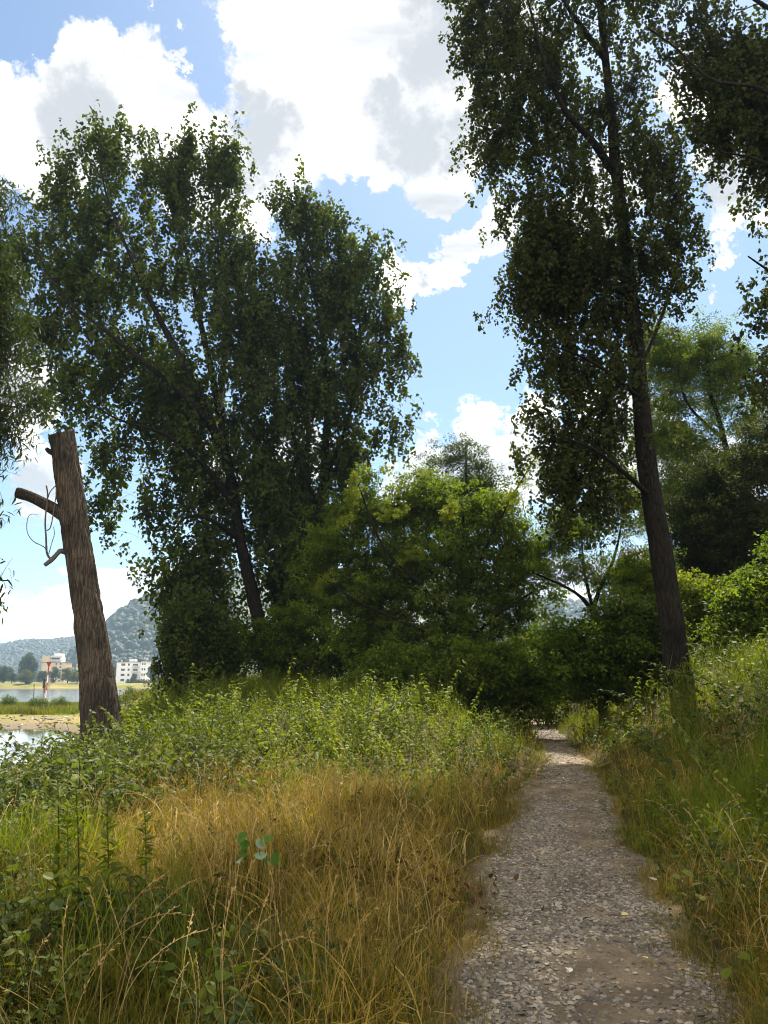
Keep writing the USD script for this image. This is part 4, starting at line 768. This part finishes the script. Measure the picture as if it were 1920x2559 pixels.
for y0, y1, dens, sc in bands:
    hw = .62 * y1 + .8; n = int(2 * hw * (y1 - y0) * dens); y = r.uniform(y0, y1, n); x = r.uniform(-hw, hw, n); k = np.abs(x) < .6 * y + .7
    L, R = path_l(y), path_r(y); dpath = np.maximum(L - x, x - R) + .12 * (meshkit.fbm(np.stack([x * 2.2, y * 1.6, 0 * x], -1), 3, 12) - .5) * 2
    k &= (dpath > -.06) | ((dpath > -.3) & (r.random(n) < .45 * np.exp(-np.abs(dpath) / .12) + .015))
    z = ground_h(x, y); k &= z > WATER + .5
    x, y, z, dpath = x[k], y[k], z[k], dpath[k]; W = zone(x, y)
    c = (W.cumsum(1) < r.random(len(x))[:, None]).sum(1); c = np.minimum(c, len(names) - 1)
    leafy = np.isin(c, [names.index('nettle'), names.index('bramble')])
    grow = np.clip(.42 + dpath / .8, .3, 1.0)
    s = sc * np.where(leafy, r.uniform(.45, 1.25, len(x)), r.uniform(.7, 1.25, len(x))) * grow * np.where(leafy, .62 + .38 / sc, 1 / sc ** .45) * (0.75 + .5 * meshkit.fbm(np.stack([x * .9, y * .9, 0 * x], -1), 2, 14))
    pos.append(np.stack([x, y, z - .02], 1)); typ.append(c); scl.append(s)
pos, typ, scl = np.vstack(pos), np.concatenate(typ), np.concatenate(scl)
LAB = {'dry': ('dry_grass', 'golden dry grass thick on both sides of the path', 'grass'), 'olive': ('olive_grass', 'short half dry olive grass along the path edges', 'grass'), 'green': ('green_grass', 'fresh tall green grass on the banks', 'grass'),
       'nettle': ('nettles', 'dense light green nettle cover on the left bank', 'nettles'), 'bramble': ('brambles', 'dark bramble tangle on the slopes', 'brambles'), 'herb': ('low_herbs', 'low broad leaved weeds among the foreground grass', 'weeds')}
n = 2600; y = 3.3 + 20 * r.random(n) ** 1.6; side = r.random(n) < .5; e = np.abs(r.normal(0, .16, n)) - .16
x = np.where(side, path_l(y) - e, path_r(y) + e * 1.0 - np.where(r.random(n) < .25, .25 * r.random(n), 0))
pos = np.vstack([pos, np.stack([x, y, ground_h(x, y) + .03], 1)]); typ = np.r_[typ, np.where(r.random(n) < .6, names.index('olive'), names.index('dry'))]; scl = np.r_[scl, r.uniform(.18, .5, n)]
for i, k in enumerate(names):
    sel = typ == i; n = int(sel.sum()); nm, lab, cat = LAB[k]
    print(nm, n)
    scatter(None, nm, GP[k], pos[sel], euler_quat(r.uniform(0, 6.283, n), np.abs(r.normal(0, .42, n)), r.uniform(0, 6.283, n)), scl[sel], r.integers(0, len(GP[k]), n), label=lab, cat=cat)
# tall straw stalks standing over the dry grass
n = 1900; y = 3.2 + 13 * r.random(n) ** 1.2; x = r.uniform(-.6, .6, n) * y; d = np.maximum(path_l(y) - x, x - path_r(y)); W = zone(x, y); k = (d > .25) & (r.random(n) < W[:, names.index('dry')] + .6 * W[:, names.index('olive')] + .12); x, y = x[k], y[k]; n = len(x)
scatter(None, 'grass_stalks', GP['stalk'], np.stack([x, y, ground_h(x, y)], 1), euler_quat(r.uniform(0, 6.283, n), np.abs(r.normal(0, .3, n)), r.uniform(0, 6.283, n)), r.uniform(.6, 1.1, n), r.integers(0, 6, n), label='long thin straw stalks with seed heads bending over the grass', cat='grass')
# spit vegetation and rubble
n = 2600; y = r.uniform(84, 152, n); x = r.uniform(-.56, -.17, n) * y; z = ground_h(x, y); k = (z > WATER + .12) & (z < 0) ; x, y, z = x[k], y[k], z[k]; n = len(x)
scatter(None, 'spit_grass', [(tuft(60, .8, .05, 790 + i, spread=.5), M_olive if i % 2 else M_grass) for i in range(4)], np.stack([x, y, z], 1), euler_quat(r.uniform(0, 6.28, n), np.zeros(n), np.zeros(n)), r.uniform(.6, 1.4, n) * np.interp(y, [90, 105, 140], [1.0, .75, .35]), r.integers(0, 4, n), label='rough grass covering the spit between pond and river', cat='grass')
n = 420; y = r.uniform(70, 82, n); x = r.uniform(-.56, -.2, n) * y; z = ground_h(x, y); s = .15 + .6 * r.random(n) ** 3
scatter(None, 'rubble', [(m, M_stone) for m in stones[:6]], np.stack([x, y, z + s * .1], 1), euler_quat(r.uniform(0, 6.28, n), r.normal(0, .3, n), r.uniform(0, 6.28, n)), s * [1.0] if False else s, r.integers(0, 6, n), label='loose stones along the sandy edge of the spit', cat='stones')
for i, (px, Yb, wpx, lab) in enumerate([(95, 92, 46, 'dark willow bush on the spit below the signal mast'), (150, 95, 50, 'dark willow bush on the spit just left of the dead trunk'), (20, 98, 36, 'low bush on the spit at the left picture edge'), (322, 96, 22, 'small round bush on the spit right of the dead trunk'), (400, 100, 40, 'low bush on the spit behind the poplar shrub')]):
    q = at(px, 1770, Yb); gz = float(ground_h(q[0], Yb)); rr = np.random.default_rng(i); W = wpx * Yb / 1920
    t = thing('spit_bush', lab, 'shrub', (q[0], Yb, gz), group='bushes on the spit'); k = int(30 + W * 28); d = rr.normal(size=(k, 3)); d *= (rr.random(k) ** .4 / np.linalg.norm(d, axis=1))[:, None]; d = d * [W * .55, .8, .8] + [0, 0, .8]
    part(t, 'stems', join([tube(np.array([[0, 0, -.1], e * .5, e]), [.03, .02, .01], 4, cap=False) for e in d[:12]]), M_bark_dark, kind='stuff')
    scatter(t, 'foliage', [(m, M_bush_dark) for m in PROTO['willow']], d, euler_quat(rr.uniform(0, 6.28, k), rr.uniform(0, 1, k), rr.uniform(0, 6.28, k)), rr.uniform(.9, 1.5, k), rr.integers(0, 5, k))

# ------------------------------------------------------------------ single plants and small things
p = on_ground(640, 2270, .05); r = np.random.default_rng(8)
t = thing('poplar_sapling', 'young poplar seedling with round bright leaves in the dry grass', 'sapling', (p[0], p[1], float(ground_h(p[0], p[1]))))
M_sap, M_sap2 = leaf_mat('sapling_leaf', [(.1, (.06, .12, .012)), (.9, (.12, .2, .02))]), plain('sapling_leaf_pale', (.19, .25, .13))
b0 = np.array([p[0], p[1], float(ground_h(p[0], p[1]))]); stem = []
for px, py, s, m, tilt in ((604, 2090, .085, M_sap, -1.1), (612, 2110, .075, M_sap, -.8), (668, 2095, .095, M_sap, -.6), (650, 2108, .08, M_sap2, -.9), (652, 2136, .095, M_sap2, -.5), (690, 2146, .085, M_sap, -1.2), (672, 2152, .06, M_sap, -.6), (600, 2150, .06, M_sap2, -.4), (608, 2132, .07, M_sap, -.6)):
    q = at(px, py, p[1] - .05) - b0; v, f = leaf('round', s, r); v = turn(v - [s / 2, 0, 0], r.uniform(-.8, .8) + 1.57, tilt, r.normal(0, .3)) + q
    part(t, 'leaf', (v, f), m); stem.append(tube(np.array([[q[0] * .1, 0, .0], [q[0] * .6, q[1] * .6, q[2] * .6], q]), [.0028, .002, .0012], 4, cap=False))
part(t, 'stem', join(stem), M_herb)
def weed(px0, py0, px1, py1, lab, seed):
    p = on_ground(px0, py0, .1, 40); gz = float(ground_h(p[0], p[1])); h = at(px1, py1, p[1])[2] - gz; rr = np.random.default_rng(seed)
    t = thing('tall_weed', lab, 'weed', (p[0], p[1], gz), group='tall green weeds in the dry grass'); q = at(px1, py1, p[1]) - [p[0], p[1], gz]; c = smooth_path(np.array([[0, 0, -.03], q * [.3, 0, .5], q]), 10)
    part(t, 'stem', tube(c, np.linspace(.006, .003, 10), 5), M_grass)
    for k in range(64):
        u = .25 + .75 * (k + rr.random()) / 64; i = u * 9; j = min(int(i), 8); b = c[j] + (c[j + 1] - c[j]) * (i - j)
        v, f = leaf('willow', rr.uniform(.06, .11) * (1.15 - .5 * u), rr); part(t, 'leaf', (turn(v * [1, 1.8, 1], rr.uniform(0, 6.28), rr.uniform(-.9, .5), rr.normal(0, .4)) + b, f), M_grass)
weed(140, 2340, 145, 1950, 'tallest green weed at the left in the dry grass', 1); weed(195, 2330, 190, 1965, 'green weed right next to the tallest one at the left', 2)
weed(268, 2330, 268, 2015, 'dark narrow weed standing apart right of the two tall ones', 3); weed(165, 2360, 168, 2010, 'shorter green weed between the two tall ones', 4)
weed(365, 2230, 362, 2030, 'small weed further right in the middle of the dry grass', 5)
def big_leaf_plant(lab, spots, base, m, size):
    p = on_ground(base[0], base[1], .05); b0 = np.array([p[0], p[1], float(ground_h(p[0], p[1]))]); rr = np.random.default_rng(base[0]); t = thing('broadleaf_weed', lab, 'weed', b0, group='broad leaved weeds in the grass'); st = []
    for px, py in spots:
        q = at(px, py, p[1] + rr.normal(0, .06)) - b0; s = size * rr.uniform(.8, 1.2); v, f = leaf('round', s, rr)
        part(t, 'leaf', (turn(v - [s / 2, 0, 0], rr.uniform(0, 6.28), rr.uniform(-.5, .5), rr.normal(0, .4)) + q, f), m); st.append(tube(np.array([[0, 0, 0], q * .6 + [0, 0, .02], q]), [.003, .002, .0015], 4, cap=False))
    part(t, 'stem', join(st), M_herb)
big_leaf_plant('broad dark leaved weed low in the foreground grass centre left', [(545, 2390), (560, 2440), (590, 2425), (620, 2410), (665, 2400), (530, 2370), (575, 2470), (480, 2360), (420, 2420)], (560, 2559), M_bush, .075)
big_leaf_plant('pale green leafy weed at the left edge of the foreground', [(30, 2170), (60, 2250), (20, 2290), (90, 2310), (140, 2260), (170, 2220), (210, 2250), (60, 2340), (120, 2190)], (90, 2500), M_herb, .062)
big_leaf_plant('ivy like weed with rounded leaves beside the path on the right', [(1690, 2190), (1720, 2180), (1740, 2210), (1680, 2220), (1770, 2190), (1705, 2235), (1750, 2240)], (1720, 2280), M_nettle, .075)
big_leaf_plant('leafy sprig at the lower right beside the stones', [(1800, 2400), (1830, 2410), (1860, 2395), (1815, 2430), (1880, 2415)], (1840, 2470), M_nettle, .08)
M_pale, M_ylf = plain('bleached_leaf', (.55, .55, .42)), plain('yellow_leaf', (.5, .4, .14))
for px, py, s, m, lab in ((1637, 2207, .075, M_pale, 'bleached pale leaf at the right edge of the path'), (1426, 2440, .05, M_pale, 'pale curled leaf lying in the middle of the near path'), (1555, 2295, .055, M_ylf, 'yellowish leaf flat on the bare earth strip'), (1620, 2405, .05, M_ylf, 'yellowish leaf among the stones near the right edge'), (1200, 2293, .05, M_ylf, 'dry yellow leaf at the left edge of the path')):
    q = flat(px, py, .03); rr = np.random.default_rng(px); v, f = leaf('round', s, rr); o = part(None, 'fallen_leaf', (turn(v, rr.uniform(0, 6.28), -.15, .2) + [q[0], q[1], .05], f), m); mark(o, lab, 'leaf', 'fallen leaves on the path')
n = 260; c = np.vstack([on_ground(*q, .08)[None] for q in ((770, 2110), (840, 2150), (1000, 2180), (1120, 2230), (1080, 2210), (900, 2180))]); i = r.integers(0, 6, n); x = c[i, 0] + r.normal(0, .28, n); y = c[i, 1] + r.normal(0, .3, n)
scatter(None, 'leaf_litter', [(join([leaf('oval', .06, np.random.default_rng(60 + i))]), M_deadleaf) for i in range(4)], np.stack([x, y, ground_h(x, y) + r.uniform(.02, .22, n)], 1), euler_quat(r.uniform(0, 6.28, n), r.uniform(0, 1.4, n), r.uniform(0, 6.28, n)), r.uniform(.6, 1.2, n), r.integers(0, 4, n), label='brown withered leaves caught in the dry grass left of the path', cat='leaves')

# ------------------------------------------------------------------ haze
if HAZE_DENSITY:
    hz = usdkit.material(stage, '/World/Looks/haze_air', {'v': ('principled_volume', {'color': (.54, .76, .97), 'density': HAZE_DENSITY, 'anisotropy': .3})}, [], volume='v.volume')
    zb = float(Z.min()) - 1.5
    part(None, 'haze', box(-2900, 2900, -300, 3300, min(zb, -7), 330), hz, kind='stuff', label='thin summer haze over the river valley')
